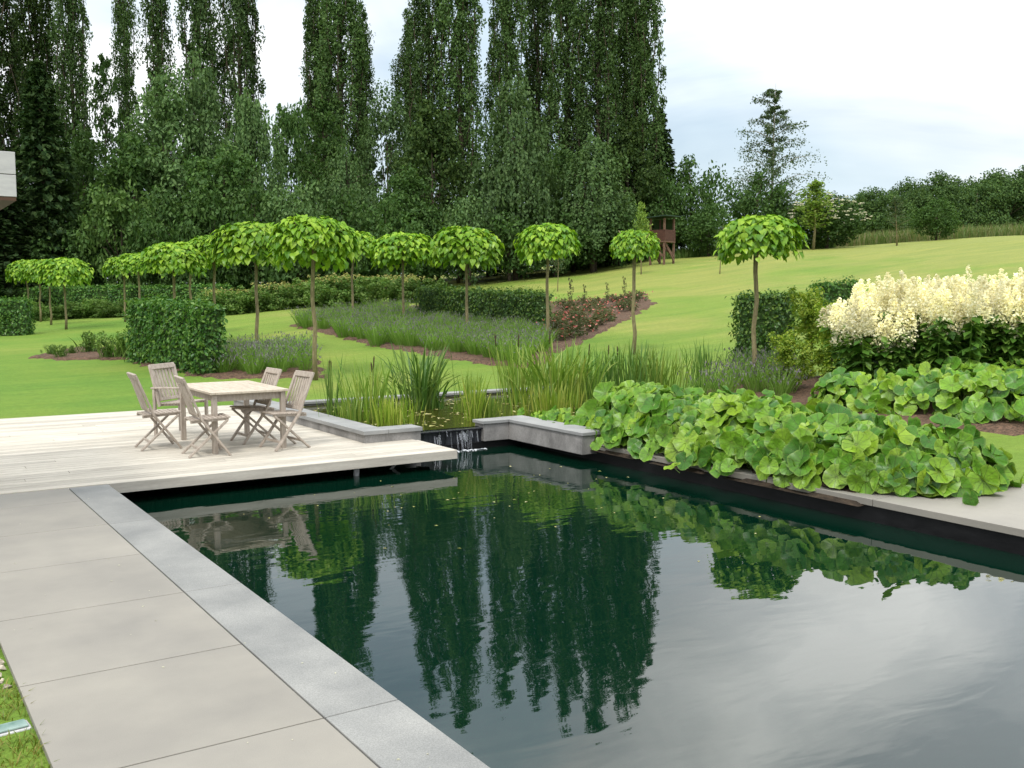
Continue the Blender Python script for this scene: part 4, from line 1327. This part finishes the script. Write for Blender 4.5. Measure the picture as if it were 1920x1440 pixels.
for kind, px, d, top, w, lab in [
    ('bush0', 40, 62, 400, 170, 'dark bush behind the far left catalpas'),
    ('bush1', 140, 60, 395, 160, 'dark bush behind the long back hedge'),
    ('bushlight', 232, 59, 352, 130, 'brighter green bush above the small dark catalpa'),
    ('bush0', 315, 58, 365, 150, 'dense bush above the wide catalpa behind the hedge block'),
    ('bush1', 400, 58, 350, 150, 'dense bush above the catalpa at the hedge block end'),
    ('bush0', 480, 58, 350, 150, 'dark bush above the large catalpa over the lavender patch'),
    ('bushwillow', 560, 58, 350, 140, 'dull green bush left of the near tall catalpa crown'),
    ('bush1', 645, 57, 360, 150, 'bush right behind the near tall catalpa crown'),
    ('bush0', 725, 58, 375, 140, 'bush above the catalpa left of the low hedge'),
    ('bush1', 805, 60, 385, 140, 'dark bush between two catalpa crowns left of centre'),
    ('bushwillow', 880, 60, 372, 130, 'grey green bush above the catalpa before the low hedge'),
    ('bush0', 955, 61, 385, 150, 'dark bush left of the catalpa beside the roses'),
    ('bush1', 1040, 63, 372, 150, 'dark bush behind the catalpa beside the roses'),
    ('bush0', 1115, 65, 378, 150, 'dark bush left of the smallest catalpa'),
    ('bush1', 1160, 68, 382, 90, 'dark bush behind the smallest catalpa'),
    ('bush0', 1292, 76, 300, 130, 'rounded bush right of the wooden tower'),
    ('bush1', 1325, 72, 385, 110, 'low bush between tower and leaning tree'),
    ('bushwillow', 1470, 78, 372, 120, 'grey green bush under the airy birch'),
    ('bush1', 1748, 77, 374, 92, 'round dark bush alone in the rough grass on the slope'),
    ('bush0', 1240, 74, 345, 110, 'dark bush behind the wooden tower'),
]:
    tree(kind, px, d, top, w, lab, 'bush', 'bushes along the edge of the woods')

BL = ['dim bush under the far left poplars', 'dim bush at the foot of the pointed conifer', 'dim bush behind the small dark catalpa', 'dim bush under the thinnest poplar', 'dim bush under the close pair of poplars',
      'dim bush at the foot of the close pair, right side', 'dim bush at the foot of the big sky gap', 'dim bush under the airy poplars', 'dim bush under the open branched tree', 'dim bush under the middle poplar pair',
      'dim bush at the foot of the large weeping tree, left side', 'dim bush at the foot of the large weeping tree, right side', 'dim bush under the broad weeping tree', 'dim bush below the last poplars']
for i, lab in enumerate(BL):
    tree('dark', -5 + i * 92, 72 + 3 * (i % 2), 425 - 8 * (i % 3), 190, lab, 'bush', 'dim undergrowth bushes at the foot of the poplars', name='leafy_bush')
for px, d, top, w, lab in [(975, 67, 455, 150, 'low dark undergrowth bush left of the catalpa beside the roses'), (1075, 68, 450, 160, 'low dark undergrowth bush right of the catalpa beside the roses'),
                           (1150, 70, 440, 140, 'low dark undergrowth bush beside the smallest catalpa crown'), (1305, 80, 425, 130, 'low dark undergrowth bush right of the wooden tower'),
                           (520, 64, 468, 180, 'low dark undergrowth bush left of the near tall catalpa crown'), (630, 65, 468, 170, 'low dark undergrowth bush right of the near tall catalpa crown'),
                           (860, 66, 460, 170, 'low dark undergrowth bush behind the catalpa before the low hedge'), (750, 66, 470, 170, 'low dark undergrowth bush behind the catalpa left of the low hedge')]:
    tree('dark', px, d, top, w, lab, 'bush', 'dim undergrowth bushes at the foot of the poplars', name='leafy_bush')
tree('bush0', 1400, 78, 322, 120, 'leafy leaning tree at the foot of the birch', 'tree', name='leaning_tree', lean=.18)
tree('birch', 1440, 80, 178, 150, 'tall airy birch standing against the white sky', 'birch')
tree('sapling', 1520, 72, 342, 74, 'young upright tree with pale trunk before the flowering elder', 'tree')
tree('thinsapling', 1676, 70, 372, 46, 'thin sparse sapling standing alone on the upper lawn', 'tree')
tree('sapling', 1201, 56, 382, 34, 'thin pale young tree just left of the wooden tower', 'tree')
tree('thinsapling', 1347, 52, 425, 26, 'little sapling half hidden behind the flat topped catalpa', 'tree')
tree('thinsapling', 1045, 50, 440, 26, 'sapling whose pale trunk shows beside the catalpa by the roses', 'tree')

# flowering elder
el = tree('bush1', 1545, 75, 366, 150, 'rounded elder bush flecked with white flower heads', 'bush', name='elder_bush')
R = np.random.default_rng(5)
d_ = rnd_dir(150); d_[:, 2] = np.abs(d_[:, 2])
V, Fs = clump_leaves(d_ * np.array([2.55, 2.55, 2.5]) * R.uniform(.85, 1.05, (150, 1)) + np.array([0, 0, 2.3]), np.full(150, .14), 9, .16, (1, 1, .4), up=1.5)
link('blossoms', mesh_np('elder_blossoms', V, Fs, M['whiteflower']), el)

# far wooded hill
FG = 'trees of the far wood on the right skyline'
FT = [(1560, 150, 388, 70), (1598, 158, 372, 92), (1645, 150, 362, 100), (1690, 172, 352, 95), (1712, 160, 368, 90), (1735, 178, 336, 105), (1768, 165, 358, 95), (1793, 182, 345, 95),
      (1822, 168, 350, 95), (1840, 186, 334, 105), (1872, 170, 344, 110), (1890, 190, 324, 110), (1925, 175, 334, 110), (1955, 190, 326, 120), (2010, 180, 330, 130), (2090, 185, 320, 150), (2190, 180, 322, 160), (2310, 185, 318, 170)]
FL = ['low far tree at the left end of the skyline wood', 'dark blue green far tree, second at the left end of the skyline wood', 'dark rounded far tree above the bare sapling, left of the pale crowns',
      'far tree behind the sapling top on the skyline', 'lower far crown just right of the sapling', 'tall domed far crown above the lone round bush', 'lower far crown right of the lone round bush',
      'far crown in the dip of the skyline right of the lone bush', 'low near crown of the far wood before the skyline dip', 'broad domed crown second highest on the right skyline', 'lower crown before the right skyline dome',
      'highest crown of the far wood near the right edge', 'far crown cut by the right photo edge']
for i, (px, d, top, w) in enumerate(FT):
    tree('far%d' % (i % 3), px, d, top - 4, w * 1.15, FL[i] if i < len(FL) else 'far wood tree beyond the right edge of the view', 'tree', FG, zoff=-1)

# rough meadow strip below the wood
poly = poly_w([(1560, 78), (1700, 80), (1930, 83), (2300, 86), (2300, 95), (1930, 92), (1560, 88)])
p = scatter(poly, 16000)
p = np.stack([p[:, 0], p[:, 1], TU(p[:, 0], p[:, 1])], 1)
V, Fs, _ = blades(p, R.uniform(0, 6.28, len(p)), R.uniform(.5, 1.35, len(p)), .05, R.uniform(0, .3, len(p)), R.uniform(0, .3, len(p)), 2)
tag(link('rough_grass', mesh_np('meadow_grass', V, Fs, M['meadow'])), 'tall pinkish rough grass along the top of the slope', 'grass', kind='stuff')
poly = poly_w([(1050, 69), (1560, 76), (1560, 80), (1050, 73)])
p = scatter(poly, 6000)
p = np.stack([p[:, 0], p[:, 1], TU(p[:, 0], p[:, 1])], 1)
V, Fs, _ = blades(p, R.uniform(0, 6.28, len(p)), R.uniform(.3, .9, len(p)), .06, R.uniform(0, .3, len(p)), R.uniform(0, .3, len(p)), 2)
tag(link('rough_grass', mesh_np('edge_grass', V, Fs, M['perennial'])), 'long grass along the foot of the woods', 'grass', kind='stuff')

# wooden hunting stand
x, y, z = gp(1239, 64)
tw = empty('wooden_tower', (x, y, z), 'reddish brown wooden lookout tower on braced legs by the woods', 'tower', rz=-YAW - .75, scale=(.84, .84, .84))
hz = 3.45
for sx in (-1, 1):
    for sy in (-1, 1):
        b = MB(); b.beam((sx * .62, sy * .62, -.2), (sx * .62, sy * .62, hz - .05), .13, .13, (0, 1, 0)); b.build('leg', M['towerleg'], tw)
b = MB()
b.box(-.72, .72, -.72, .72, 1.62, 1.72)
b.build('platform', M['towerleg'], tw)
b = MB()
b.box(-.70, .70, -.73, -.70, 1.73, 2.55); b.box(-.70, .70, .70, .73, 1.73, 2.55); b.box(-.73, -.70, -.70, .70, 1.73, 2.55); b.box(.70, .73, -.70, .70, 1.73, 2.55)
b.build('railing_panel', M['towerwood'], tw)
b = MB()
for s in (-1, 1):
    b.beam((-.62, s * .70, 1.55), (.62, s * .70, .55), .06, .13, (0, 0, 1)); b.beam((s * .70, .62, .2), (s * .70, -.62, 1.55), .06, .13, (0, 0, 1))
    b.beam((s * .70, -.62, 1.55), (s * .70, .62, .5), .06, .12)
b.build('brace', M['towerleg'], tw)
b = MB(); b.beam((-1.0, 0, hz + .02), (1.0, 0, hz + .12), 2.0, .06, (0, 0, 1)); b.build('roof', M['towerroof'], tw)
b = MB(); b.box(-.68, .68, .66, .69, 2.56, hz - .06); b.box(-.69, -.66, -.1, .66, 2.56, hz - .06); b.build('back_wall', M['twig'], tw)

# ------------------------------------------------------------------ garden plants
R = np.random.default_rng(101)
# perennials row
V, Fs = clump_leaves(np.stack([R.normal(0, .38, 50), R.normal(0, .35, 50), R.uniform(.1, 1.25, 50)], 1), R.uniform(.18, .32, 50), 70, .13, up=.6)
pm = mesh_np('perennial_foliage', V, Fs, M['perennial'])
V, Fs = clump_leaves(np.stack([R.normal(0, .42, 36), R.normal(0, .38, 36), R.uniform(1.15, 1.55, 36)], 1), np.full(36, .09), 8, .08, up=1)
pf_ = mesh_np('perennial_flowers', V, Fs, M['yellowflower'])
PL = ['leafy perennial at the left end of the border, beside the hedge block', 'leafy perennial second from the left border end', 'leafy perennial left of the catalpa over the lavender patch',
      'leafy perennial behind the catalpa over the lavender patch', 'leafy perennial between the two big catalpa trunks', 'leafy perennial behind the near tall catalpa trunk',
      'leafy perennial just right of the near tall catalpa trunk', 'leafy perennial left of the catalpa in the far lavender', 'leafy perennial right of the far lavender catalpa trunk', 'leafy perennial at the right end of the border']
for i in range(10):
    px = 420 + i * 40
    x, y, z = gp(px + R.uniform(-8, 8), 49 + R.uniform(-1, 2))
    s = R.uniform(.9, 1.15)
    t = empty('perennial_plant', (x, y, z), PL[i], 'plant', 'yellow flowered perennials behind the lavender', rz=i * 2.1, scale=(s * 1.15, s * 1.15, s * R.uniform(.78, .98)))
    link('foliage', pm, t); link('blossoms', pf_, t)
for i, (px, d) in enumerate([(120, 52), (150, 52.3), (178, 52), (205, 51.5), (228, 51), (62, 51)]):
    x, y, z = gp(px, d)
    o = link('border_plant', pm); o.location = (x, y, z); o.scale = (1.0, 1.0, .5 + .1 * (i % 3)); o.rotation_euler.z = i
    tag(o, ['low border plant right of the clump of far left catalpas', 'low border plant, second along the foot of the long back hedge', 'low border plant at the middle of the long back hedge foot',
            'low border plant left of the small dark catalpa', 'low border plant at the small dark catalpa trunk', 'low border plant behind the far left catalpa trunks'][i], 'plant', 'low plants before the long back hedge')

# small plants in the mulch patch
V, Fs, _ = blades(np.concatenate([R.normal(0, .08, (90, 2)), np.zeros((90, 1))], 1), R.uniform(0, 6.28, 90), R.uniform(.2, .5, 90), .02, R.uniform(.1, .6, 90), .2, 3)
V2, F2 = clump_leaves(np.stack([R.normal(0, .14, 14), R.normal(0, .14, 14), R.uniform(.1, .42, 14)], 1), np.full(14, .09), 22, .06)
sm = mesh_np('young_shrub', *join([(V, Fs), (V2, F2)]), M['perennial'])
for i, (px, d, s) in enumerate([(95, 28, .7), (112, 27, .8), (135, 28, .6), (172, 28.5, 1.35), (205, 26.6, 1.2), (230, 26.5, 1.6)]):
    o = link('young_shrub', sm); o.location = gp(px, d); o.scale = (s, s, s); o.rotation_euler.z = i
    tag(o, ['leftmost tiny shrub in the bare mulch patch', 'tiny shrub at the front of the mulch patch, left side', 'smallest shrub in the middle of the mulch patch', 'tall wispy young shrub in the mulch patch',
            'young shrub left of the hedge block end in mulch', 'largest young shrub touching the hedge block in mulch'][i], 'shrub', 'young shrubs in the mulch patch')

# roses
rl = []
c = np.stack([R.normal(0, .20, 22), R.normal(0, .20, 22), R.uniform(.08, .42, 22)], 1)
V, Fs = clump_leaves(c, np.full(22, .13), 22, .075)
rlm = mesh_np('rose_foliage', V, Fs, M['roseleaf'])
V, Fs = clump_leaves(np.stack([R.normal(0, .24, 12), R.normal(0, .24, 12), R.uniform(.15, .50, 12)], 1), np.full(12, .03), 6, .058, up=.8)
rfm = mesh_np('rose_blossoms', V, Fs, M['rosered'])
rpoly = poly_w([(1046, 27.2), (1204, 38.0), (1195, 41), (1060, 40), (1040, 33)])
pts, tries = [], 0
while len(pts) < 58 and tries < 4000:
    tries += 1
    q = scatter(rpoly, 1)[0]
    if all((q[0] - a[0]) ** 2 + (q[1] - a[1]) ** 2 > .92 ** 2 for a in pts): pts.append(q)
for i, q in enumerate(pts):
    s = R.uniform(.85, 1.25)
    t = empty('rose_bush', (q[0], q[1], float(TU(np.array([q[0]]), np.array([q[1]]))[0]) + .03), 'low red flowering rose bush in the mulch bed right of the clipped hedge', 'rose bush', 'red roses right of the clipped hedge', rz=i, scale=(s, s, s * .78))
    link('foliage', rlm, t); link('blossoms', rfm, t)
# dark upright spires among the roses
V, Fs = clump_leaves(np.stack([R.normal(0, .05, 16), R.normal(0, .05, 16), np.linspace(.3, 1.3, 16)], 1), np.linspace(.14, .05, 16), 20, .07, (1, 1, 1.4))
sp_ = mesh_np('dark_spire', V, Fs, M['roseleaf'])
for i, (px, d, s) in enumerate([(1070, 37, 1.15), (1096, 38, .85), (1138, 39, .8), (1170, 40, .9)]):
    o = link('upright_shrub', sp_); o.location = gp(px, d); o.scale = (s * .6, s * .6, s * .85)
    tag(o, ['tallest dark upright shrub among the roses', 'dark upright shrub second from left among the roses', 'dark upright shrub in the middle right of the roses', 'dark upright shrub at the right end of the roses'][i], 'shrub', 'dark upright shrubs among the roses')

# golden shrub
V, Fs = clump_leaves(np.stack([R.normal(0, .26, 46), R.normal(0, .24, 46), R.uniform(.2, 1.75, 46)], 1), R.uniform(.12, .22, 46), 60, .085, up=.6)
gs = empty('golden_shrub', gp(1522, 19.6), 'golden green shrub between the dark hedge and the cream plumes', 'shrub')
o = link('foliage', mesh_np('golden_foliage', V, Fs, M['golden']), gs)
b = MB(); b.tube([(0, 0, 0), (.02, 0, .5), (0, .02, 1.3)], [.03, .025, .01], 6); b.build('stem', M['bark'], gs)
gs2 = copy_tree(gs); gs2.location = gp(1478, 17.8); gs2.scale = (.72, .72, .62); gs2['label'] = 'small golden shrub on a bare stem before the dark hedge'
gs3 = copy_tree(gs); gs3.location = gp(1560, 19.0); gs3.scale = (.75, .75, .85); gs3['label'] = 'golden green shrub touching the left end of the cream plumes'

# cream plumed knotweed
def plume_plant(seed):
    global R
    R = np.random.default_rng(seed)
    ns = 20
    base = np.stack([R.normal(0, .22, ns), R.normal(0, .22, ns), np.zeros(ns)], 1)
    az = np.arctan2(base[:, 1], base[:, 0])
    V, Fs, tip = blades(base, az, R.uniform(1.35, 1.72, ns), .022, .12, .06, 4)
    st_ = (V, Fs)
    lv = []
    n = 1500
    k = R.integers(0, ns, n)
    u = R.random(n) ** .85 * .93
    p = base[k] + (tip[k] - base[k]) * u[:, None]
    a = R.uniform(0, 6.28, n)
    od = np.stack([np.cos(a), np.sin(a), np.full(n, -.35)], 1)
    p = p + od * .11
    nn = nrm(np.stack([np.cos(a) * .5, np.sin(a) * .5, np.ones(n)], 1) + .3 * R.normal(size=(n, 3)))
    lv = stamp(*LEAF, p, frames(nn, od), R.uniform(.15, .25, n))
    fol = mesh_np('plume_foliage', *join([st_, lv]), M['plumeleaf'])
    pp = []
    for k in range(ns):
        for j in range(3):
            m_ = 120
            t = R.random(m_)
            hh = R.uniform(.38, .62)
            r_ = .13 * (1 - t) ** .7 * np.sqrt(R.random(m_)) + .012
            an = R.uniform(0, 6.28, m_)
            ctr = tip[k] + np.array([R.normal(0, .09), R.normal(0, .09), R.uniform(-.24, .06)])
            q = ctr + np.stack([np.cos(an) * r_, np.sin(an) * r_, t * hh - .08], 1)
            pp.append(stamp(*LEAF, q, frames(rnd_dir(m_) + np.array([0, 0, .5])), R.uniform(.04, .07, m_)))
    return fol, mesh_np('plumes', *join(pp), M['plume'])


PP = [plume_plant(s) for s in (201, 202, 203)]
R = np.random.default_rng(77)
i = 0
for row, d in enumerate((16.4, 17.2, 18.0)):
    for px in np.arange(1632 + row * 20, 2290, 62):
        jx, jd = R.uniform(-12, 12), R.uniform(-.2, .2)
        x, y, z = gp(px + jx, d + jd)
        s = R.uniform(.94, 1.06)
        hgt = s * (.86 + .10 * R.random()) * (.93 if px < 1640 else 1)
        lab = 'cream plumed knotweed in the tall mass on the right' if px < 1960 else 'cream plumed knotweed beyond the right edge of the view'
        t = empty('plumed_knotweed', (x, y, z), lab, 'plant', 'cream plumed knotweed on the right', rz=i * 1.1, scale=(s, s, hgt))
        link('foliage', PP[i % 3][0], t); link('flower_plumes', PP[i % 3][1], t)
        i += 1

# ------------------------------------------------------------------ butterbur drifts
def butter_tpl(seed):
    rs = np.random.default_rng(seed)
    na, rings = 26, (.0, .3, .62, .86, 1.0)
    ang = np.linspace(-PI, PI, na, endpoint=False)
    notch = 1 - .80 * np.exp(-(((np.abs(ang) - PI)) / .20) ** 2)
    edge = notch * (1 + .05 * np.sin(ang * 3 + rs.uniform(0, 6)) + .035 * np.sin(ang * 8 + rs.uniform(0, 6)))
    v, uv = [(0, 0, 0)], [(0, 0)]
    fold = rs.uniform(.05, .22); ph = rs.uniform(0, 6); cup = rs.uniform(.10, .55); ruff = rs.uniform(.05, .13)
    for r in rings[1:]:
        for a, e in zip(ang, edge):
            q = r * (1 - (1 - e) * r)
            z = cup * r ** 2 * .6 + fold * (q * math.sin(a)) ** 2 * .8 + ruff * r ** 3 * math.sin(a * 5 + ph) + .03 * r * abs(math.sin(a * 5.5)) - .22 * max(0, r - .72) * (1 + .8 * math.sin(a * 2 + ph))
            v.append((q * math.cos(a) * .5, q * math.sin(a) * .5, z * .5)); uv.append((r * math.cos(a), r * math.sin(a)))
    tri = [(0, 1 + j, 1 + (j + 1) % na) for j in range(na)]
    quad = []
    for i in range(len(rings) - 2):
        o = 1 + i * na
        for j in range(na):
            quad.append((o + j, o + na + j, o + na + (j + 1) % na, o + (j + 1) % na))
    return np.array(v), [np.array(tri), np.array(quad)], np.array(uv)


BT = [butter_tpl(s) for s in range(8)]


def butterbur(name, label, poly, n, hmax, size, edge_w, seed, sizes=(.7, 1.25)):
    global R
    R = np.random.default_rng(seed)
    P = np.array(poly)
    def edge_dist(q):
        best = np.full(len(q), 9.0); gd = np.zeros((len(q), 2))
        for i in range(len(P)):
            a, b_ = P[i], P[(i + 1) % len(P)]
            ab = b_ - a
            t = np.clip(((q - a) @ ab) / (ab @ ab), 0, 1)
            c = a + t[:, None] * ab
            dd = np.linalg.norm(q - c, axis=1)
            k = dd < best
            best[k] = dd[k]; gd[k] = (c - q)[k] / np.maximum(dd[k], 1e-3)[:, None]
        return best, gd
    # dart throwing so that leaves overlap like a canopy but do not pile up
    q = np.zeros((0, 2))
    cand = scatter(poly, n * 14)
    keep = []
    for c in cand:
        if len(keep) >= n: break
        if all((c[0] - k[0]) ** 2 + (c[1] - k[1]) ** 2 > (size * .36) ** 2 for k in keep[-400:]): keep.append(c)
    q = np.array(keep)
    n = len(q)
    ed, gd = edge_dist(q)
    f = np.clip(ed / edge_w, 0, 1)
    hh = hmax * (.12 + .88 * np.sin(f * PI / 2) ** .8) * (1 + .16 * np.sin(q[:, 0] * 2.7 + seed) * np.sin(q[:, 1] * 2.1)) + R.normal(0, .075, n)
    hh = np.maximum(hh, .05)
    z0 = np.maximum(TU(q[:, 0], q[:, 1]), 0)
    pos = np.stack([q[:, 0], q[:, 1], z0 + hh], 1)
    slope = (1 - f) ** 1.0
    out = np.concatenate([gd, np.zeros((n, 1))], 1)
    nn = nrm(out * (slope * 1.15 + .10)[:, None] + np.array([0, 0, 1.]) * (1 - .5 * slope)[:, None] + np.array([-.22, -.30, 0]) + .36 * R.normal(size=(n, 3)))
    td = nrm(out * .8 + np.array([0, 0, -.5]) + .5 * R.normal(size=(n, 3)))
    sz = size * R.uniform(*sizes, n)
    # a lower storey of leaves under the canopy
    m_ = int(n * .35)
    k2 = R.integers(0, n, m_)
    pos2 = pos[k2] + np.stack([R.normal(0, .16, m_), R.normal(0, .16, m_), -R.uniform(.10, .3, m_)], 1)
    pos2[:, 2] = np.maximum(pos2[:, 2], z0[k2] + .05)
    nn2 = nrm(nn[k2] + .35 * R.normal(size=(m_, 3)))
    pos = np.concatenate([pos, pos2]); nn = np.concatenate([nn, nn2]); td = np.concatenate([td, td[k2]]); sz = np.concatenate([sz, size * R.uniform(.6, 1.0, m_)])
    Vs, Fo, uvs, off = [], {3: [], 4: []}, [], 0
    which = R.integers(0, len(BT), len(pos))
    for w_ in range(len(BT)):
        k = which == w_
        tv, tf, uv = BT[w_]
        V, Fs = stamp(tv, tf, pos[k], frames(nn[k], td[k]), sz[k])
        Vs.append(V); uvs.append(np.tile(uv, (k.sum(), 1)))
        for f_ in Fs: Fo[f_.shape[1]].append(f_ + off)
        off += len(V)
    root = empty(name, (0, 0, 0), label, 'plant')
    o = link('leaves', mesh_np('butterbur_leaves', np.concatenate(Vs), [np.concatenate(v) for v in Fo.values()], M['butter'], smooth=True, uv=np.concatenate(uvs)), root)
    root['kind'] = 'stuff'
    # stems
    b0 = np.stack([pos[:, 0] - nn[:, 0] * .2, pos[:, 1] - nn[:, 1] * .2, np.maximum(TU(pos[:, 0], pos[:, 1]), 0) - .02], 1)
    dv = pos - b0
    az = np.arctan2(dv[:, 1], dv[:, 0])
    hlen = np.maximum(dv[:, 2], .02)
    V, Fs, _ = blades(b0, az, hlen, .022, np.linalg.norm(dv[:, :2], axis=1) / hlen, 0.0, 2)
    link('stems', mesh_np('butterbur_stems', V, Fs, M['stem']), root)
    return root


butterbur('butterbur', 'mass of big round butterbur leaves spilling over the right pool edge',
          [(7.90, 10.12), (7.90, 9.0), (7.88, 7.6), (7.94, 6.45), (8.25, 5.78), (9.0, 5.42), (9.65, 5.55), (9.95, 6.3), (10.1, 8.0), (10.25, 10.0), (10.4, 11.6), (9.5, 11.9), (8.7, 11.4), (8.15, 10.7)],
          1350, .44, .225, .6, 301, (.6, 1.55))
butterbur('butterbur', 'second drift of round butterbur leaves at the foot of the cream plumes',
          [at(1520, 15.8), at(1560, 15.2), at(1650, 14.8), at(1740, 14.3), at(1850, 13.6), at(2000, 13.2), at(2250, 13.0), at(2300, 15.4), at(1950, 16.0), at(1700, 16.4), at(1560, 16.8)],
          820, .46, .235, .45, 302, (.6, 1.5))
# a few leaves trailing over the corner of the pond wall
butterbur('trailing_butterbur', 'small trailing leaves covering the pond wall corner left of the big butterbur',
          [(8.0, 10.9), (8.35, 10.6), (8.9, 11.6), (9.0, 12.3), (8.2, 12.3), (8.05, 11.6)], 110, .13, .15, .3, 303)

# ------------------------------------------------------------------ reeds and pond plants
def reed_clump(label, x, y, n, Hh, spread, mat, w=.018, bend=(.0, .5), lean=(.02, .25), tails=0, name='reed_clump', z=.02):
    t = empty(name, (x, y, z), label, 'reeds', 'reed clumps in the pond')
    n = int(n * 1.5)
    Hh *= .96
    p = np.concatenate([R.normal(0, spread, (n, 2)), np.zeros((n, 1))], 1)
    az = np.where(R.random(n) < .6, np.arctan2(p[:, 1], p[:, 0]), R.uniform(0, 6.28, n))
    V, Fs, tip = blades(p, az, Hh * R.uniform(.55, 1.05, n), w * R.uniform(.7, 1.2, n), R.uniform(*lean, n), R.uniform(*bend, n) ** 1.5, 5)
    link('blades', mesh_np('reed_blades', V, Fs, mat), t)
    for k in range(tails):
        b = MB()
        q = (R.normal(0, spread * .8), R.normal(0, spread * .8))
        h = Hh * R.uniform(.85, 1.05)
        lx, ly = R.normal(0, .05, 2)
        b.tube([(q[0], q[1], 0), (q[0] + lx * .8, q[1] + ly * .8, h * .82)], [.006, .005], 5)
        s_ = b.build('stalk', M['stem'], t)
        b = MB()
        b.tube([(q[0] + lx * .8, q[1] + ly * .8, h * .82), (q[0] + lx * .82, q[1] + ly * .82, h * .85), (q[0] + lx * .95, q[1] + ly * .95, h * .97), (q[0] + lx, q[1] + ly, h)], [.005, .010, .010, .003], 7)
        b.build('seed_head', M['cattail'], s_, smooth=True)
    return t


R = np.random.default_rng(404)
def pw(px, py, z=.08):
    """point on the pond surface seen at a row and column"""
    x = (px - 960) / F; y_ = -(py - 720) / F
    fw = math.cos(PITCH) + y_ * math.sin(PITCH); up = -math.sin(PITCH) + y_ * math.cos(PITCH)
    k = (z - CAMH) / up
    return ((x * CY + fw * SY) * k, (-x * SY + fw * CY) * k)


for lab, px, py, n, Hh, spd, mat, kw in [
    ('thin tall cattails behind the right hand chairs', 622, 780, 26, 1.05, .07, 'reeddark', dict(w=.013, bend=(0, .15), tails=2)),
    ('cattail clump with brown heads left of the arching reeds', 690, 785, 75, 1.12, .17, 'reed', dict(w=.016, bend=(0, .3), tails=2)),
    ('tall arching dark reed clump in the middle of the pond', 790, 765, 95, 1.28, .17, 'reeddark', dict(w=.026, bend=(.1, .85))),
    ('low yellow green rushes just behind the deck wall corner', 738, 795, 130, .50, .16, 'reedyellow', dict(w=.012, bend=(0, .25))),
    ('low rushes left of the yellow green ones', 665, 790, 70, .55, .15, 'reed', dict(w=.012, bend=(0, .3))),
    ('straw coloured reed tuft at the spillway', 888, 788, 42, .80, .05, 'reedyellow', dict(w=.014, bend=(0, .25))),
    ('short bright green rushes right of the straw tuft', 913, 783, 90, .46, .09, 'reed', dict(w=.012, bend=(0, .2))),
    ('small sparse rushes standing in open pond water', 862, 772, 28, .36, .06, 'reed', dict(w=.010, bend=(0, .2))),
    ('tall cattails left of the dense right hand reeds', 972, 755, 60, 1.25, .14, 'reed', dict(w=.018, bend=(0, .35), tails=2)),
    ('dense tall reed clump at the right of the pond', 1045, 758, 150, 1.30, .28, 'reed', dict(w=.024, bend=(.05, .6), tails=2)),
    ('yellow green iris leaves before the dense reeds', 1035, 778, 110, .58, .26, 'reedyellow', dict(w=.020, bend=(0, .3))),
    ('dark reeds behind the dense right hand clump', 1090, 748, 90, 1.15, .22, 'reeddark', dict(w=.022, bend=(.05, .6))),
    ('upright reeds below the smallest catalpa', 1178, 748, 110, 1.12, .28, 'reeddark', dict(w=.022, bend=(0, .3), tails=2)),
    ('reeds right of the smallest catalpa trunk', 1232, 745, 90, 1.02, .22, 'reed', dict(w=.020, bend=(0, .35))),
    ('slim reeds beside the mauve catmint', 1322, 735, 60, 1.0, .16, 'reeddark', dict(w=.016, bend=(0, .25))),
    ('small far reeds at the back pond kerb', 880, 752, 30, .7, .10, 'reed', dict(w=.012, bend=(0, .3))),
]:
    x, y = pw(px, py)
    if x > 11.2: zz = float(TU(np.array([x]), np.array([y]))[0])
    else: zz = .02
    reed_clump(lab, x, y, n, Hh, spd, M[mat], z=zz, **kw)

n = 420
p = np.stack([R.uniform(5.85, 10.5, n), R.uniform(12.2, 15.7, n), np.full(n, .079)], 1)
V, Fs = stamp(*LEAF, p, frames(np.array([[0, 0, 1.]]).repeat(n, 0) + .05 * R.normal(size=(n, 3))), R.uniform(.04, .16, n))
tag(link('pondweed', mesh_np('pondweed', V, Fs, M['floatleaf'])), 'floating weed and leaves on the reed pond', 'pondweed', kind='stuff')
n = 70
p = np.stack([R.normal(6.2, 1.3, n), R.normal(9.0, 1.2, n), np.full(n, -.224)], 1)
p = p[(p[:, 0] > 2.3) & (p[:, 0] < 7.8) & (p[:, 1] < 10.5)]
V, Fs = stamp(*LEAF, p, frames(np.array([[0, 0, 1.]]).repeat(len(p), 0) + .05 * R.normal(size=(len(p), 3))), R.uniform(.015, .05, len(p)))
tag(link('floating_leaves', mesh_np('floating_leaves', V, Fs, M['floatleaf'])), 'tiny yellow leaves adrift on the dark pool', 'leaves', kind='stuff')

# specks blown onto the paving
n = 46
p = np.stack([np.concatenate([R.uniform(.65, 2.0, 34), R.uniform(-2, 5, n - 34)]), np.concatenate([R.uniform(3.3, 10, 34), R.uniform(10.9, 16.5, n - 34)]), np.full(n, .004)], 1)
V, Fs = stamp(*LEAF, p, frames(np.array([[0, 0, 1.]]).repeat(n, 0) + .15 * R.normal(size=(n, 3))), R.uniform(.006, .022, n) * np.where(R.random(n) < .12, 2.0, 1.0))
tag(link('fallen_petals', mesh_np('fallen_petals', V, Fs, M['whiteflower'])), 'pale petals and bits blown onto the paving and deck', 'petals', kind='stuff')
